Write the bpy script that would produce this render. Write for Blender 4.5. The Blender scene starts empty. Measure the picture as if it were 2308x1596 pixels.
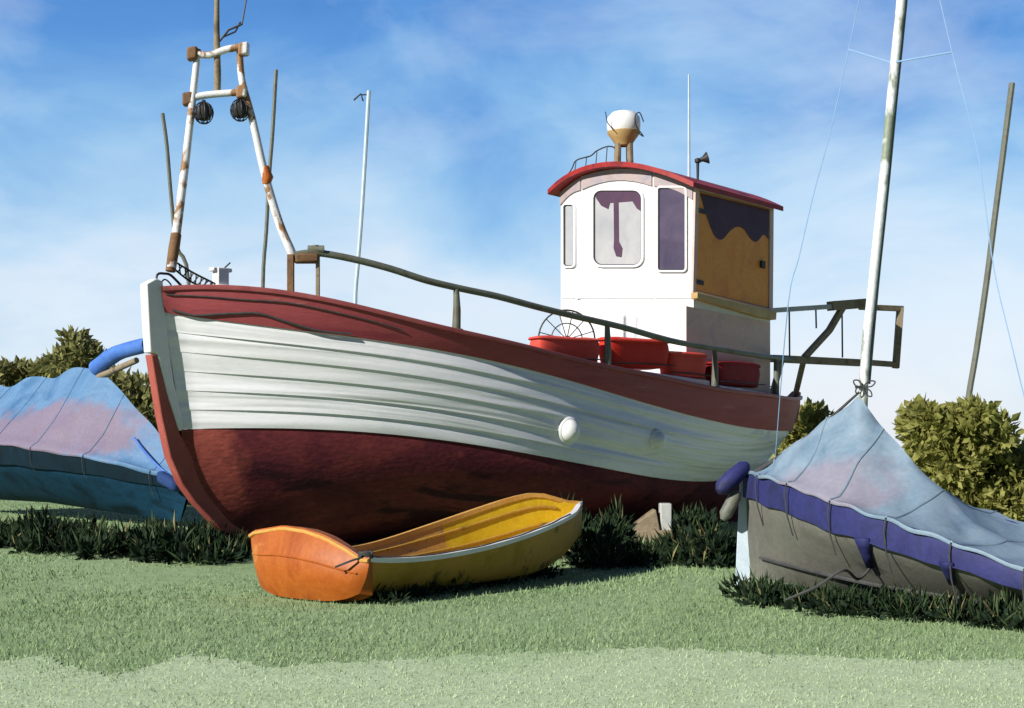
import bpy, math, random
import numpy as np
from mathutils import Vector as V
random.seed(7); rng = np.random.default_rng(7)
S = bpy.context.scene
COL = S.collection
R = math.radians

# ------------------------------------------------------------------ camera geometry used while surveying the place
F, CX, YH, H = 3204.0, 1153.5, 1010.0, 1.6
def at(x, y, Y): return V(((x-CX)/F*Y, Y, H+(YH-y)/F*Y))
def zat(y, Y): return H+(YH-y)/F*Y

# ------------------------------------------------------------------ materials
def lin(c):
    return tuple(((v/255)/12.92 if v/255 <= .04045 else ((v/255+.055)/1.055)**2.4) for v in c)
class NT:
    def __init__(s, m):
        m.use_nodes = True; s.t = m.node_tree; s.t.nodes.clear()
    def n(s, typ, ins=None, **props):
        o = s.t.nodes.new(typ)
        for k, v in props.items(): setattr(o, k, v)
        for k, v in (ins or {}).items():
            if hasattr(v, 'node') and hasattr(v, 'is_linked'): s.t.links.new(v, o.inputs[k])
            else: o.inputs[k].default_value = v
        return o
def c4(c): return tuple(c)+(1.0,)
def ramp(nt, fac, stops, mode='LINEAR'):
    r = nt.n('ShaderNodeValToRGB', {'Fac': fac}); e = r.color_ramp; e.interpolation = mode
    while len(e.elements) > 1: e.elements.remove(e.elements[-1])
    e.elements[0].position = stops[0][0]; e.elements[0].color = c4(stops[0][1])
    for p, c in stops[1:]:
        k = e.elements.new(p); k.color = c4(c)
    return r.outputs['Color']
def mixc(nt, fac, a, b, blend='MIX'):
    m = nt.n('ShaderNodeMix', data_type='RGBA', blend_type=blend)
    ins = [i for i in m.inputs]
    def put(sock, v):
        if hasattr(v, 'is_linked'): nt.t.links.new(v, sock)
        else: sock.default_value = v
    put(m.inputs[0], fac); put(m.inputs[6], a if hasattr(a,'is_linked') else c4(a)); put(m.inputs[7], b if hasattr(b,'is_linked') else c4(b))
    return m.outputs[2]
def mat(name, cols, scale=2.0, rough=.6, bump=.15, bscale=40, fine=.12, stretch=(1,1,1), spec=.3, island=0, stain=None, trans=0, metal=0, uvbump=None, patch=None, crease=0):
    """mottled surface: cols = list of albedo colours met from patch to patch; stain = (colour, scale, threshold, stretch)"""
    m = bpy.data.materials.new(name); nt = NT(m)
    tc = nt.n('ShaderNodeTexCoord')
    mp = nt.n('ShaderNodeMapping', {'Vector': tc.outputs['Object'], 'Scale': stretch})
    vec = mp.outputs['Vector']
    nz = nt.n('ShaderNodeTexNoise', {'Vector': vec, 'Scale': scale, 'Detail': 5.0, 'Roughness': .6, 'Distortion': .6})
    k = len(cols)
    if k == 1: col = ramp(nt, nz.outputs['Fac'], [(0, cols[0])])
    else: col = ramp(nt, nz.outputs['Fac'], [(.32+.36*i/(k-1), cols[i]) for i in range(k)])
    if stain:
        sc, ss, th, st = stain
        mp2 = nt.n('ShaderNodeMapping', {'Vector': tc.outputs['Object'], 'Scale': st, 'Location': (3.1, 1.7, .4)})
        n2 = nt.n('ShaderNodeTexNoise', {'Vector': mp2.outputs['Vector'], 'Scale': ss, 'Detail': 4.0, 'Roughness': .62, 'Distortion': .4})
        f2 = ramp(nt, n2.outputs['Fac'], [(th, (0,0,0)), (th+.06, (1,1,1))])
        col = mixc(nt, f2, col, sc)
    if patch:                                    # one ragged patch in object space: fade on cloth, painted-in bow light on hull
        c_, r_ = PATCH[patch[1]]
        mq = nt.n('ShaderNodeMapping', {'Vector': tc.outputs['Object'], 'Location': tuple(-a/b for a, b in zip(c_, r_)), 'Scale': tuple(1/b for b in r_)})
        ln = nt.n('ShaderNodeVectorMath', {0: mq.outputs['Vector']}, operation='LENGTH')
        wn = nt.n('ShaderNodeTexNoise', {'Vector': tc.outputs['Object'], 'Scale': 1.6, 'Detail': 4.0, 'Roughness': .6})
        ad = nt.n('ShaderNodeMath', {0: ln.outputs['Value'], 1: nt.n('ShaderNodeMath', {0: wn.outputs['Fac'], 1: 1.5}, operation='MULTIPLY').outputs[0]}, operation='ADD')
        fp = ramp(nt, ad.outputs[0], [(0,(.85,.85,.85)),(.70,(.8,.8,.8)),(.95,(0,0,0))]) if False else ramp(nt, nt.n('ShaderNodeMath', {0: ad.outputs[0], 1: .5}, operation='MULTIPLY').outputs[0], [(0,(.85,.85,.85)),(.72,(.75,.75,.75)),(.92,(0,0,0))])
        col = mixc(nt, fp, col, patch[0])
    if fine:
        n3 = nt.n('ShaderNodeTexNoise', {'Vector': vec, 'Scale': scale*14, 'Detail': 3.0})
        g = ramp(nt, n3.outputs['Fac'], [(.25, (1-fine*1.6,)*3), (.75, (1,)*3)])
        col = mixc(nt, 1.0, col, g, 'MULTIPLY')
    if island:
        gi = nt.n('ShaderNodeNewGeometry')
        g = ramp(nt, gi.outputs['Random Per Island'], [(0, (1-island,)*3), (1, (1+island*.5,)*3)])
        col = mixc(nt, 1.0, col, g, 'MULTIPLY')
    bs = nt.n('ShaderNodeBsdfPrincipled', {'Base Color': col, 'Roughness': rough, 'Specular IOR Level': spec, 'Metallic': metal})
    h = None
    if bump:
        nb = nt.n('ShaderNodeTexNoise', {'Vector': vec, 'Scale': bscale, 'Detail': 4.0})
        b = nt.n('ShaderNodeBump', {'Strength': bump, 'Distance': .02, 'Height': nb.outputs['Fac']})
        h = b.outputs['Normal']
    if crease:
        nr_ = nt.n('ShaderNodeTexNoise', {'Vector': tc.outputs['Object'], 'Scale': 1.3, 'Detail': 3.0, 'Roughness': .5, 'Distortion': .4}, noise_type='RIDGED_MULTIFRACTAL')
        b = nt.n('ShaderNodeBump', {'Strength': crease, 'Distance': .05, 'Height': nr_.outputs['Fac'], 'Normal': h}); h = b.outputs['Normal']
    if uvbump:                                   # hollows that run along the planking
        su, sv, stg, dist = uvbump
        mu = nt.n('ShaderNodeMapping', {'Vector': tc.outputs['UV'], 'Scale': (su, sv, 1)})
        nu = nt.n('ShaderNodeTexNoise', {'Vector': mu.outputs['Vector'], 'Scale': 1.0, 'Detail': 2.5, 'Roughness': .5, 'Distortion': .3})
        ins = {'Strength': stg, 'Distance': dist, 'Height': nu.outputs['Fac']}
        if h is not None: ins['Normal'] = h
        b = nt.n('ShaderNodeBump', ins); h = b.outputs['Normal']
    if h is not None: nt.t.links.new(h, bs.inputs['Normal'])
    out = nt.n('ShaderNodeOutputMaterial')
    sh = bs.outputs['BSDF']
    if trans:
        tr = nt.n('ShaderNodeBsdfTranslucent', {'Color': col})
        mx = nt.n('ShaderNodeMixShader', {'Fac': trans}); nt.t.links.new(sh, mx.inputs[1]); nt.t.links.new(tr.outputs[0], mx.inputs[2]); sh = mx.outputs[0]
    nt.t.links.new(sh, out.inputs['Surface'])
    return m

M = {}
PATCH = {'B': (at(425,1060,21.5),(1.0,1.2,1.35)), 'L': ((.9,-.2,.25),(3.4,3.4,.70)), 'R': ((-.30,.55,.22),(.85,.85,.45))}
M['white']   = mat('white hull paint', [(.75,.765,.795),(.83,.835,.84),(.79,.80,.82)], 1.2, .45, .06, 30, .05, (.5,.5,2), stain=((.63,.64,.67), 1.0, .67, (.6,.6,3)), uvbump=(.13, 1.7, 1.0, .26))
M['whitetrim'] = mat('white trim paint', [(.72,.73,.74),(.82,.81,.79)], 3, .5, .1, 30, .06, stain=((.55,.57,.60), 2.0, .66, (1,1,.3)))
M['maroon']  = mat('red antifouling', [(.075,.013,.022),(.115,.020,.028),(.185,.036,.036)], .9, .75, .5, 14, .26, (.6,.6,1.4), spec=.15, stain=((.042,.009,.016), .7, .56, (.6,.6,2)), patch=((.36,.085,.06), 'B'))  # patch near the stem puts the sunlit red of the bow into the colour
M['forered'] = mat('red forefoot paint', [(.35,.075,.058),(.43,.115,.085)], 2, .7, .2, 25, .12)
M['rail']    = mat('red bulwark paint', [(.30,.050,.062),(.36,.072,.078),(.27,.040,.060)], 1.4, .55, .15, 25, .12, (.4,.4,3), stain=((.42,.15,.12), 1.5, .64, (.4,.4,4)))
M['railcap'] = mat('red rail capping', [(.28,.06,.065),(.36,.10,.095)], 2, .5, .12, 25, .1)
M['deck']    = mat('worn deck planking', [(.34,.30,.25),(.42,.37,.30)], 2, .7, .15, 30, .1)
M['olive']   = mat('grey green metal paint', [(.105,.115,.092),(.155,.165,.13),(.12,.10,.07)], 3, .5, .2, 40, .1)
M['brown']   = mat('rust brown', [(.16,.085,.045),(.24,.13,.06),(.10,.06,.04)], 4, .8, .3, 40, .2)
M['mastpaint']= mat('flaking white mast paint', [(.66,.67,.70),(.80,.79,.77)], 4, .55, .25, 40, .08, stain=((.30,.16,.07), 2.3, .53, (1,1,.8)))
M['taupe']   = mat('taupe fascia paint', [(.62,.43,.38),(.68,.49,.43),(.54,.41,.40)], 2.4, .6, .1, 30, .08)
M['wallwhite'] = mat('white wheelhouse paint', [(.66,.66,.68),(.72,.715,.72)], 1.8, .5, .08, 30, .05, stain=((.63,.66,.70), 2.2, .60, (1,1,.35)))
M['roofred'] = mat('bright red roof paint', [(.27,.016,.016),(.36,.024,.020),(.15,.014,.018)], 2.2, .5, .12, 25, .12)
M['fascia'] = mat('lavender grey fascia paint', [(.34,.28,.29),(.42,.34,.33),(.30,.28,.33)], 2.4, .6, .1, 30, .08)
M['door']    = mat('ochre door panel', [(.84,.28,.035),(.88,.34,.05),(.76,.24,.05)], 1.8, .5, .15, 25, .14, (1,1,.6))
M['purple']  = mat('dark violet blind and eave shade', [(.060,.028,.058),(.090,.042,.080)], 2, .6, .05, 25, .1)
M['glassdark'] = mat('dark window glass', [(.060,.050,.085),(.10,.08,.125)], 1.5, .12, 0, 25, .0, spec=.6)
M['glasspale'] = mat('pale hazed window glass', [(.33,.33,.35),(.43,.425,.42)], 1.6, .12, 0, 25, .0, spec=.5)
M['black']   = mat('black painted metal', [(.02,.02,.022),(.035,.033,.034)], 4, .5, .1, 40, .1)
M['tan']     = mat('tan varnished wood', [(.46,.30,.12),(.56,.39,.17)], 4, .5, .15, 30, .12)
M['bulb_dapple']    = mat('white lamp and dapple domes', [(.78,.78,.78),(.84,.84,.83)], 2, .35, .04, 30, .04)
M['binred']  = mat('red plastic', [(.60,.030,.016),(.70,.045,.025)], 3, .55, .08, 25, .1, spec=.12)
M['binpale'] = mat('sun faded red plastic', [(.66,.065,.045),(.72,.10,.07)], 3, .55, .08, 25, .1, spec=.12)
M['bindark'] = mat('dark red plastic', [(.20,.012,.018),(.30,.02,.022)], 3, .6, .08, 25, .14, spec=.1)
M['net']     = mat('tarred net', [(.035,.035,.035),(.07,.065,.05)], 9, .9, .4, 50, .2)
M['timber']  = mat('weathered timber', [(.20,.15,.09),(.30,.24,.16),(.15,.11,.07)], 3, .8, .3, 30, .16)
M['orange']  = mat('orange boat paint', [(.36,.080,.007),(.44,.115,.015),(.29,.055,.006)], 2.0, .5, .12, 22, .12, stain=((.50,.19,.04), 1.4, .60, (1,1,1)))
M['amber']   = mat('amber varnish', [(.56,.28,.055),(.64,.36,.09)], 2.0, .5, .12, 25, .12, stain=((.36,.24,.12), 2.4, .64, (1,1,3)))
M['yellow']  = mat('yellow bow paint', [(.62,.40,.008),(.70,.48,.02),(.58,.36,.01)], 2.2, .5, .1, 25, .1)
M['dside']   = mat('olive brown dinghy side', [(.36,.215,.022),(.47,.27,.04),(.52,.27,.06)], 3, .6, .2, 25, .16, stain=((.13,.085,.02), 2.2, .60, (1,1,1)))
M['tarpblue']= mat('blue tarpaulin', [(.075,.185,.345),(.12,.235,.40),(.055,.15,.30)], 1.1, .6, .25, 6, .10, patch=((.25,.165,.205), 'L'), crease=.5)
M['tarpgrey']= mat('pale blue grey tarpaulin', [(.175,.26,.335),(.225,.305,.38),(.145,.225,.305)], 1.4, .6, .25, 6, .10, patch=((.27,.235,.29), 'R'), crease=.5)
M['teal']    = mat('teal hull paint', [(.004,.022,.040),(.008,.042,.080),(.003,.012,.018)], .9, .8, .15, 20, .1, (1,1,1.6), spec=.08)
M['cobalt']  = mat('bright blue cloth', [(.045,.13,.48),(.09,.22,.58)], 3, .55, .2, 20, .1)
M['tealdark']= mat('dark teal canvas band', [(.003,.010,.014),(.005,.020,.034)], .9, .8, .2, 20, .1, spec=.1)
M['navy']    = mat('dark blue canvas', [(.012,.035,.13),(.02,.06,.20)], 2, .8, .25, 18, .14)
M['indigo']  = mat('indigo canvas', [(.018,.020,.095),(.028,.032,.14),(.016,.020,.06)], 2, .65, .25, 18, .14)
M['hulltaupe']= mat('grey taupe hull', [(.125,.125,.105),(.165,.16,.135),(.145,.15,.12)], 1.3, .6, .15, 22, .12, stain=((.07,.068,.065), 1.0, .60, (1,1,1.5)))
M['paleblue']= mat('pale blue paint', [(.46,.57,.66),(.58,.66,.72)], 4, .5, .15, 30, .1)
M['ropedark']= mat('dark rope', [(.045,.045,.05),(.08,.08,.075)], 8, .9, .3, 60, .1)
M['wire']    = mat('blue grey wire', [(.20,.34,.55),(.26,.42,.62)], 4, .5, 0, 30, .0)
M['mastsilver'] = mat('white mast', [(.70,.72,.74),(.82,.82,.82)], 5, .5, .3, 30, .1, (1,1,.6), stain=((.25,.29,.22), 2.5, .56, (1,1,.5)))
M['bush']    = mat('olive leaves', [(.17,.18,.04),(.265,.265,.065),(.34,.33,.095)], 1.1, .6, .0, 20, .0, island=.38, trans=.35)
M['bushL']   = mat('green olive leaves', [(.15,.155,.045),(.26,.255,.09),(.34,.34,.14)], .8, .6, .0, 20, .0, island=.38, trans=.35)
M['weeddark']= mat('dark weed leaves', [(.010,.017,.011),(.017,.031,.018),(.026,.048,.025)], 2, .8, .0, 20, .0, spec=.1, island=.5, trans=.15)
M['weedblade']= mat('long dark grass', [(.018,.035,.015),(.042,.072,.03),(.085,.125,.055)], 1.2, .7, .0, 20, .0, spec=.1, island=.5, trans=.2)
M['drystalk']= mat('dry grass stalks', [(.20,.19,.08),(.30,.27,.13)], 1.2, .8, .0, 20, .0, spec=.1, island=.4, trans=.2)
M['twig']    = mat('twig bark', [(.09,.075,.04),(.13,.11,.06)], 5, .9, .2, 30, .1)
M['post']    = mat('pale weathered post', [(.40,.42,.42),(.52,.52,.49)], 4, .8, .2, 30, .12)
M['grassblade'] = mat('grass blades', [(.205,.31,.135),(.30,.41,.205),(.25,.36,.17)], .30, .7, 0, 20, 0, island=.16, trans=.25)
M['paleblade'] = mat('pale dry grass blades', [(.455,.56,.325),(.53,.62,.385)], .5, .7, 0, 20, 0, island=.2, trans=.25)
M['ground']  = mat('sage turf', [(.235,.34,.155),(.325,.43,.22),(.28,.39,.195)], .35, .9, .5, 25, .16, spec=.1)
M['pathmat'] = mat('pale trodden turf', [(.42,.53,.30),(.50,.60,.37),(.46,.565,.335)], .5, .9, .4, 25, .12, spec=.1)
M['yachthull'] = mat('off white yacht hull', [(.6,.62,.63),(.7,.7,.7)], 2, .4, .05, 20, .05)

# ------------------------------------------------------------------ mesh builder
class MB:
    def __init__(s): s.v = []; s.f = []; s.uv = None
    def add(s, vs, fs):
        o = len(s.v); s.v += [tuple(p) for p in vs]; s.f += [tuple(o+i for i in f) for f in fs]; return s
    def box(s, c, d, ex=V((1,0,0)), ey=None, ez=None):
        """box centred c, sizes d, along unit axes"""
        ex = V(ex).normalized(); ez = V(ez) if ez is not None else V((0,0,1)); ez = ez.normalized()
        ey = V(ey).normalized() if ey is not None else ez.cross(ex).normalized()
        c = V(c); P = []
        for k in (-.5,.5):
            for j in (-.5,.5):
                for i in (-.5,.5): P.append(c+ex*d[0]*i+ey*d[1]*j+ez*d[2]*k)
        return s.add(P, [(0,2,3,1),(4,5,7,6),(0,1,5,4),(2,6,7,3),(0,4,6,2),(1,3,7,5)])
    def bar(s, p, q, w, d, up=V((0,0,1))):
        p, q = V(p), V(q); a = (q-p); 
        u = V(up); 
        if abs(a.normalized().dot(u)) > .95: u = V((1,0,0))
        side = a.cross(u).normalized(); u2 = side.cross(a).normalized()
        return s.box((p+q)/2, (a.length, w, d), a, side, u2)
    def tube(s, pts, r, n=8, cap=True):
        pts = [V(p) for p in pts]; m = len(pts)
        rs = r if isinstance(r, (list, tuple)) else [r]*m
        P = []; prev = None
        for i, p in enumerate(pts):
            t = (pts[min(i+1,m-1)]-pts[max(i-1,0)]).normalized()
            if prev is None:
                u = t.orthogonal().normalized()
            else:
                u = (prev - t*prev.dot(t)).normalized()
            prev = u; w = t.cross(u)
            for k in range(n):
                a = 2*math.pi*k/n; P.append(p+(u*math.cos(a)+w*math.sin(a))*rs[i])
        Fs = [(i*n+k, i*n+(k+1)%n, (i+1)*n+(k+1)%n, (i+1)*n+k) for i in range(m-1) for k in range(n)]
        if cap: Fs += [tuple(range(n))[::-1], tuple(range((m-1)*n, m*n))]
        return s.add(P, Fs)
    def prism(s, poly, ext):
        """polygon of 3-D points pushed along ext"""
        e = V(ext); n = len(poly); P = [V(p) for p in poly]+[V(p)+e for p in poly]
        return s.add(P, [tuple(range(n))[::-1], tuple(range(n,2*n))]+[(i,(i+1)%n,n+(i+1)%n,n+i) for i in range(n)])
    def grid(s, rows, closed=False):
        m, n = len(rows), len(rows[0]); P = [p for r in rows for p in r]
        Fs = [(i*n+j, i*n+(j+1)%n, (i+1)*n+(j+1)%n, (i+1)*n+j) for i in range(m-1) for j in range(n if closed else n-1)]
        return s.add(P, Fs)
    def lathe(s, c, prof, n=20, ez=V((0,0,1))):
        c = V(c); ez = V(ez).normalized(); ex = ez.orthogonal().normalized(); ey = ez.cross(ex)
        rows = [[c+ez*z+(ex*math.cos(2*math.pi*k/n)+ey*math.sin(2*math.pi*k/n))*max(r,.001) for k in range(n)] for r, z in prof]
        return s.grid(rows, True)
    def build(s, name, m, parent=None, smooth=40, bevel=0, solid=0, loc=None, sub=0):
        me = bpy.data.meshes.new(name); me.from_pydata(s.v, [], s.f); me.validate(); me.update()
        o = bpy.data.objects.new(name, me); COL.objects.link(o)
        if loc is not None:
            l = V(loc); me.transform(__import__('mathutils').Matrix.Translation(-l)); o.location = l
        for mm in (m if isinstance(m, (list, tuple)) else [m]): me.materials.append(mm)
        if parent is not None:
            o.parent = parent; o.matrix_parent_inverse = world(parent).inverted()
        if s.uv is not None:
            lay = me.uv_layers.new(name='UVMap')
            for lp in me.loops: lay.data[lp.index].uv = s.uv[lp.vertex_index]
        if smooth is not None:
            me.shade_smooth(); me.set_sharp_from_angle(angle=R(smooth))
        if solid:
            md = o.modifiers.new('thick', 'SOLIDIFY'); md.thickness = solid; md.offset = 0
        if bevel:
            md = o.modifiers.new('edge', 'BEVEL'); md.width = bevel; md.segments = 2; md.limit_method = 'ANGLE'; md.angle_limit = R(35)
        if sub:
            md = o.modifiers.new('soft', 'SUBSURF'); md.levels = sub; md.render_levels = sub
        return o
def world(o):
    from mathutils import Matrix
    m = Matrix.Translation(o.location)
    return (world(o.parent) @ o.matrix_parent_inverse @ m) if o.parent else m
def tag(o, label=None, cat=None, group=None, kind=None):
    for k, v in (('label',label),('category',cat),('group',group),('kind',kind)):
        if v: o[k] = v
    return o
def thing(name, label, cat, loc, group=None):
    o = bpy.data.objects.new(name, None); COL.objects.link(o); o.location = loc; o.empty_display_size = .3
    return tag(o, label, cat, group)
def interp(c, x):
    xs = [p[0] for p in c]; ys = [p[1] for p in c]
    return float(np.interp(x, xs, ys))
def wob(pts, amp):
    return [V(p)+V((random.uniform(-amp,amp),random.uniform(-amp,amp),random.uniform(-amp,amp))) for p in pts]
def resample(pts, n):
    """smooth polyline through pts (Catmull-Rom)"""
    P = [V(p) for p in pts]; out = []
    for i in range(len(P)-1):
        p0, p1, p2, p3 = P[max(i-1,0)], P[i], P[i+1], P[min(i+2,len(P)-1)]
        for k in range(n):
            t = k/n
            out.append(.5*((2*p1)+(p2-p0)*t+(2*p0-5*p1+4*p2-p3)*t*t+(3*p1-p0-3*p2+p3)*t**3))
    out.append(P[-1]); return out

# ------------------------------------------------------------------ leaves
def leaf_cloud(mb, centres, n, size, up=.3, shape=.42, seed=0):
    """n folded leaves scattered through ellipsoids (centre, radii)"""
    r = np.random.default_rng(seed)
    vol = np.array([c[1][0]*c[1][1]*c[1][2] for c in centres])**(.7); vol /= vol.sum()
    idx = r.choice(len(centres), n, p=vol)
    for k in range(n):
        c, rad = centres[idx[k]]
        d = r.normal(size=3); d /= np.linalg.norm(d)
        q = r.random()**.42
        p = np.array(c)+d*np.array(rad)*q
        if p[2] < .02: p[2] = abs(p[2])*.3+.02
        t = d*.9+r.normal(size=3)*.65+np.array([0,0,up]); t /= np.linalg.norm(t)
        w = np.cross(t, r.normal(size=3)); w /= np.linalg.norm(w)
        nn = np.cross(t, w)
        L = size*r.uniform(.55,1.3); W = L*shape*r.uniform(.7,1.2)
        P = [p, p+t*L*.45+w*W*.5-nn*L*.04, p+t*L-nn*L*.12, p+t*L*.45-w*W*.5-nn*L*.04, p+t*L*.5+nn*L*.03]
        mb.add(P, [(0,1,4),(1,2,4),(2,3,4),(3,0,4)])
def bush(name, label, ell, Y, depth, n, size, m, group, seed, trunk=True, shape=.42, cat='bush'):
    cs = []
    for (x, y, rx, ry) in ell:
        r_ = random.Random(seed*31+int(x))
        Yc = Y+r_.uniform(-.25,.25)*depth
        c = at(x, y, Yc); k = Yc/F
        cs.append((c, (rx*k, depth*r_.uniform(.35,.55), ry*k)))
    bx = sum(c[0].x for c in cs)/len(cs); by = sum(c[0].y for c in cs)/len(cs)
    root = thing(name, label, cat, (bx, by, 0), group)
    mb = MB(); leaf_cloud(mb, cs, n, size, seed=seed, shape=shape); mb.build('foliage', m, root, smooth=None)
    tb = MB()
    for i, (c, rd) in enumerate(cs):
        b = V((bx+random.uniform(-.15,.15), by+random.uniform(-.15,.15), 0)); mid = b.lerp(V(c), .55)+V((random.uniform(-.2,.2),0,.1))
        tb.tube(resample([b, mid, V(c)+V((0,0,rd[2]*.5))], 5), [.05*(1-.8*j/10)+.008 for j in range(11)], 6)
    tb.build('stems', M['twig'], root)
    return root

# ================================================================== SETTING
mb = MB(); n = 60
gx = np.concatenate([np.linspace(-900,-40,12), np.linspace(-34,34,40), np.linspace(40,900,12)])
gy = np.concatenate([np.linspace(-60,4,8), np.linspace(6,45,44), np.linspace(52,1500,14)])
def gz(x, y):
    k = min(1, max(0, (y-12.5)/5))
    return k*gz1(x,y)
def gz1(x, y): return .02*math.sin(x*.7+1.3)*math.cos(y*.5)+.012*math.sin(x*1.9+y*1.3)
mb.grid([[(x, y, gz(x,y)) for x in gx] for y in gy])
g = mb.build('ground', M['ground'], smooth=80); tag(g, 'sage green mown grass field under all the boats', 'ground', kind='structure')
# pale trodden strip at the front: edge read along the grass
edge = [(-900,1500),(-300,1512),(0,1492),(90,1480),(150,1500),(240,1522),(330,1505),(430,1478),(520,1490),(610,1502),(720,1495),(850,1490),(990,1482),(1140,1475),(1300,1470),(1450,1462),(1600,1468),(1750,1475),(1900,1482),(2050,1488),(2200,1490),(2400,1490),(3300,1500)]
mb = MB(); rows = [[],[]]
ep = [at(x, y, H*F/(y-YH)) for x, y in edge]; ep = resample(ep, 14); ep = [p+V((0,random.uniform(-.10,.10),0)) for p in ep]
for p in ep:
    rows[0].append((p.x, p.y, .006)); rows[1].append((p.x*1.3, -40, .006))
full = []
for k in range(16):
    t = (k/15)**1.8
    full.append([V(a).lerp(V(b), t) for a, b in zip(*rows)])
mb.grid(full)
pth = mb.build('path', M['pathmat'], smooth=80); tag(pth, 'pale trodden grass track across the front edge', 'path', kind='structure')
edge_xy = [(p.x, p.y) for p in ep]
def path_y(x): return float(np.interp(x, [p[0] for p in edge_xy], [p[1] for p in edge_xy]))

def blades(name, N, ylo, yhi, keep, h0, h1, m, seed, zbase=0):
    r = np.random.default_rng(seed)
    u = r.random(N); Yv = (ylo**-.6+u*(yhi**-.6-ylo**-.6))**(-1/.6)
    X = (r.random(N)*2-1)*(.46*Yv+1.5)
    k = np.array([keep(a,b) for a, b in zip(X,Yv)]); X, Yv = X[k], Yv[k]; N = len(X)
    a = r.random(N)*2*np.pi; h = r.uniform(h0,h1,N)*(.7+.6*r.random(N)); w = r.uniform(.004,.009,N)*np.maximum(1, Yv/12)
    lean = r.normal(size=(N,2))*.45
    ca, sa = np.cos(a)*w, np.sin(a)*w
    z0 = np.full(N, zbase-.01)
    P = np.empty((N,3,3))
    P[:,0] = np.stack([X-ca,Yv-sa,z0],1); P[:,1] = np.stack([X+ca,Yv+sa,z0],1)
    P[:,2] = np.stack([X+lean[:,0]*h,Yv+lean[:,1]*h,z0+h],1)
    me = bpy.data.meshes.new(name); me.vertices.add(N*3); me.loops.add(N*3); me.polygons.add(N)
    me.vertices.foreach_set('co', P.reshape(-1)); me.loops.foreach_set('vertex_index', np.arange(N*3,dtype=np.int32))
    me.polygons.foreach_set('loop_start', np.arange(0,N*3,3,dtype=np.int32)); me.update(); me.validate()
    me.materials.append(m); o = bpy.data.objects.new(name, me); COL.objects.link(o); return o
g1 = blades('grass', 150000, 9.5, 45, lambda x,y: y > path_y(x)-.05+rng.normal()*.28, .025, .06, M['grassblade'], 3, .0)
tag(g1, 'short sage green grass blades around the boats', 'grass', kind='stuff')
g2 = blades('grass', 85000, 6.5, 12, lambda x,y: y < path_y(x)+.05+rng.normal()*.28, .014, .034, M['paleblade'], 4, .004)
tag(g2, 'thin pale dry grass blades on the trodden track', 'grass', kind='stuff')

# ================================================================== THE FISHING BOAT
PSI = R(44); AX = V((math.cos(PSI), math.sin(PSI), 0)); NP = V((math.sin(PSI), -math.cos(PSI), 0))
P0 = V(((352-CX)/F*21, 21, 0)); LEN = 16.25
def bp(s, o, z=0): return P0+AX*s+NP*o+V((0,0,z))
def img(p): return CX+F*p.x/p.y, YH-(p.z-H)*F/p.y
def s_of_x(x, o=0):
    k = (x-CX)/F; b = P0+NP*o
    return (k*b.y-b.x)/(AX.x-k*AX.y)
RT = [(300,648),(358,650),(500,655),(650,670),(800,692),(960,730),(1100,765),(1250,810),(1400,838),(1550,865),(1700,893),(1770,905),(1800,898),(1830,890)]
RB = [(300,700),(362,702),(450,711),(600,733),(720,744),(850,765),(1000,788),(1150,822),(1300,858),(1450,903),(1550,935),(1700,962),(1775,968),(1830,968)]
WL = [(300,970),(395,970),(520,962),(700,968),(900,980),(1100,1005),(1300,1045),(1450,1072),(1550,1086),(1640,1082),(1740,1052),(1830,1040)]
BM = 2.42
def half(u, b, ue, ee, ua, ea, tip=.0):
    f = 1.0
    if u < ue: f = 1-(1-u/ue)**ee
    if u > ua: f = min(f, 1-((u-ua)/(1-ua))**ea)
    return max(tip, b*f)
def bR(u): return half(u, BM, .50, 2.9, .50, 3.0, .06)
def bB(u): return half(u, BM-.06, .50, 2.7, .50, 2.7, .06)
def bW(u): return half(u, BM-.12, .54, 2.3, .44, 1.75, .06)
def sR(u): return 0.02+u*(LEN-.02)
def sB(u): return .07+u*(LEN-.25-.07)
def sW(u): return .38+u*(LEN-1.35-.38)
def fitz(cur, sf, bf, deg=6):
    us = np.linspace(0,1,60); zs = []
    for u in us:
        p = bp(sf(u), bf(u)); x = CX+F*p.x/p.y; zs.append(zat(interp(cur, x), p.y))
    c = np.polyfit(us, zs, deg); return lambda u: float(np.polyval(c, u))
zR, zB, zW = fitz(RT, sR, bR), fitz(RB, sB, bB), fitz(WL, sW, bW)
NS = 72
US = [ (i/NS) for i in range(NS+1)]
US = [ .5-.5*math.cos(math.pi*u)*(.35)-.5*(1-2*u)*.65 for u in US]
boat = thing('fishing_boat', 'white beached fishing boat with maroon bottom, red bulwark and aft wheelhouse', 'fishing boat', bp(8,0,0))
def zK(u): return .04+.26*max(0,1-u/.12)**1.6
def zdeck(u): return zB(u)-.05
def rowpt(u, v, side=1):
    """v in 0..1 topsides from waterline to bulwark foot"""
    s = sW(u)+(sB(u)-sW(u))*v**1.1
    fl = v-.06*math.sin(math.pi*v)*max(0,1-u/.35)          # flare forward
    o = bW(u)+(bB(u)-bW(u))*fl + .05*math.sin(math.pi*v)*min(1,u*4)*min(1,(1-u)*4)
    return bp(s, o*side, zW(u)+(zB(u)-zW(u))*v)
mb = MB(); mb.uv = []
NP_ = 6; LAP = .036; prof_ = []
for q in range(NP_):
    for k in range(4):
        prof_.append((min(1,(q+k/3)/NP_), LAP*(1-k/3)))
def lapped(u, v, off, side):
    p = rowpt(u, v, side); return p+NP*side*off*min(1,u*14+.12)*min(1,(1-u)*14+.12)
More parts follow.
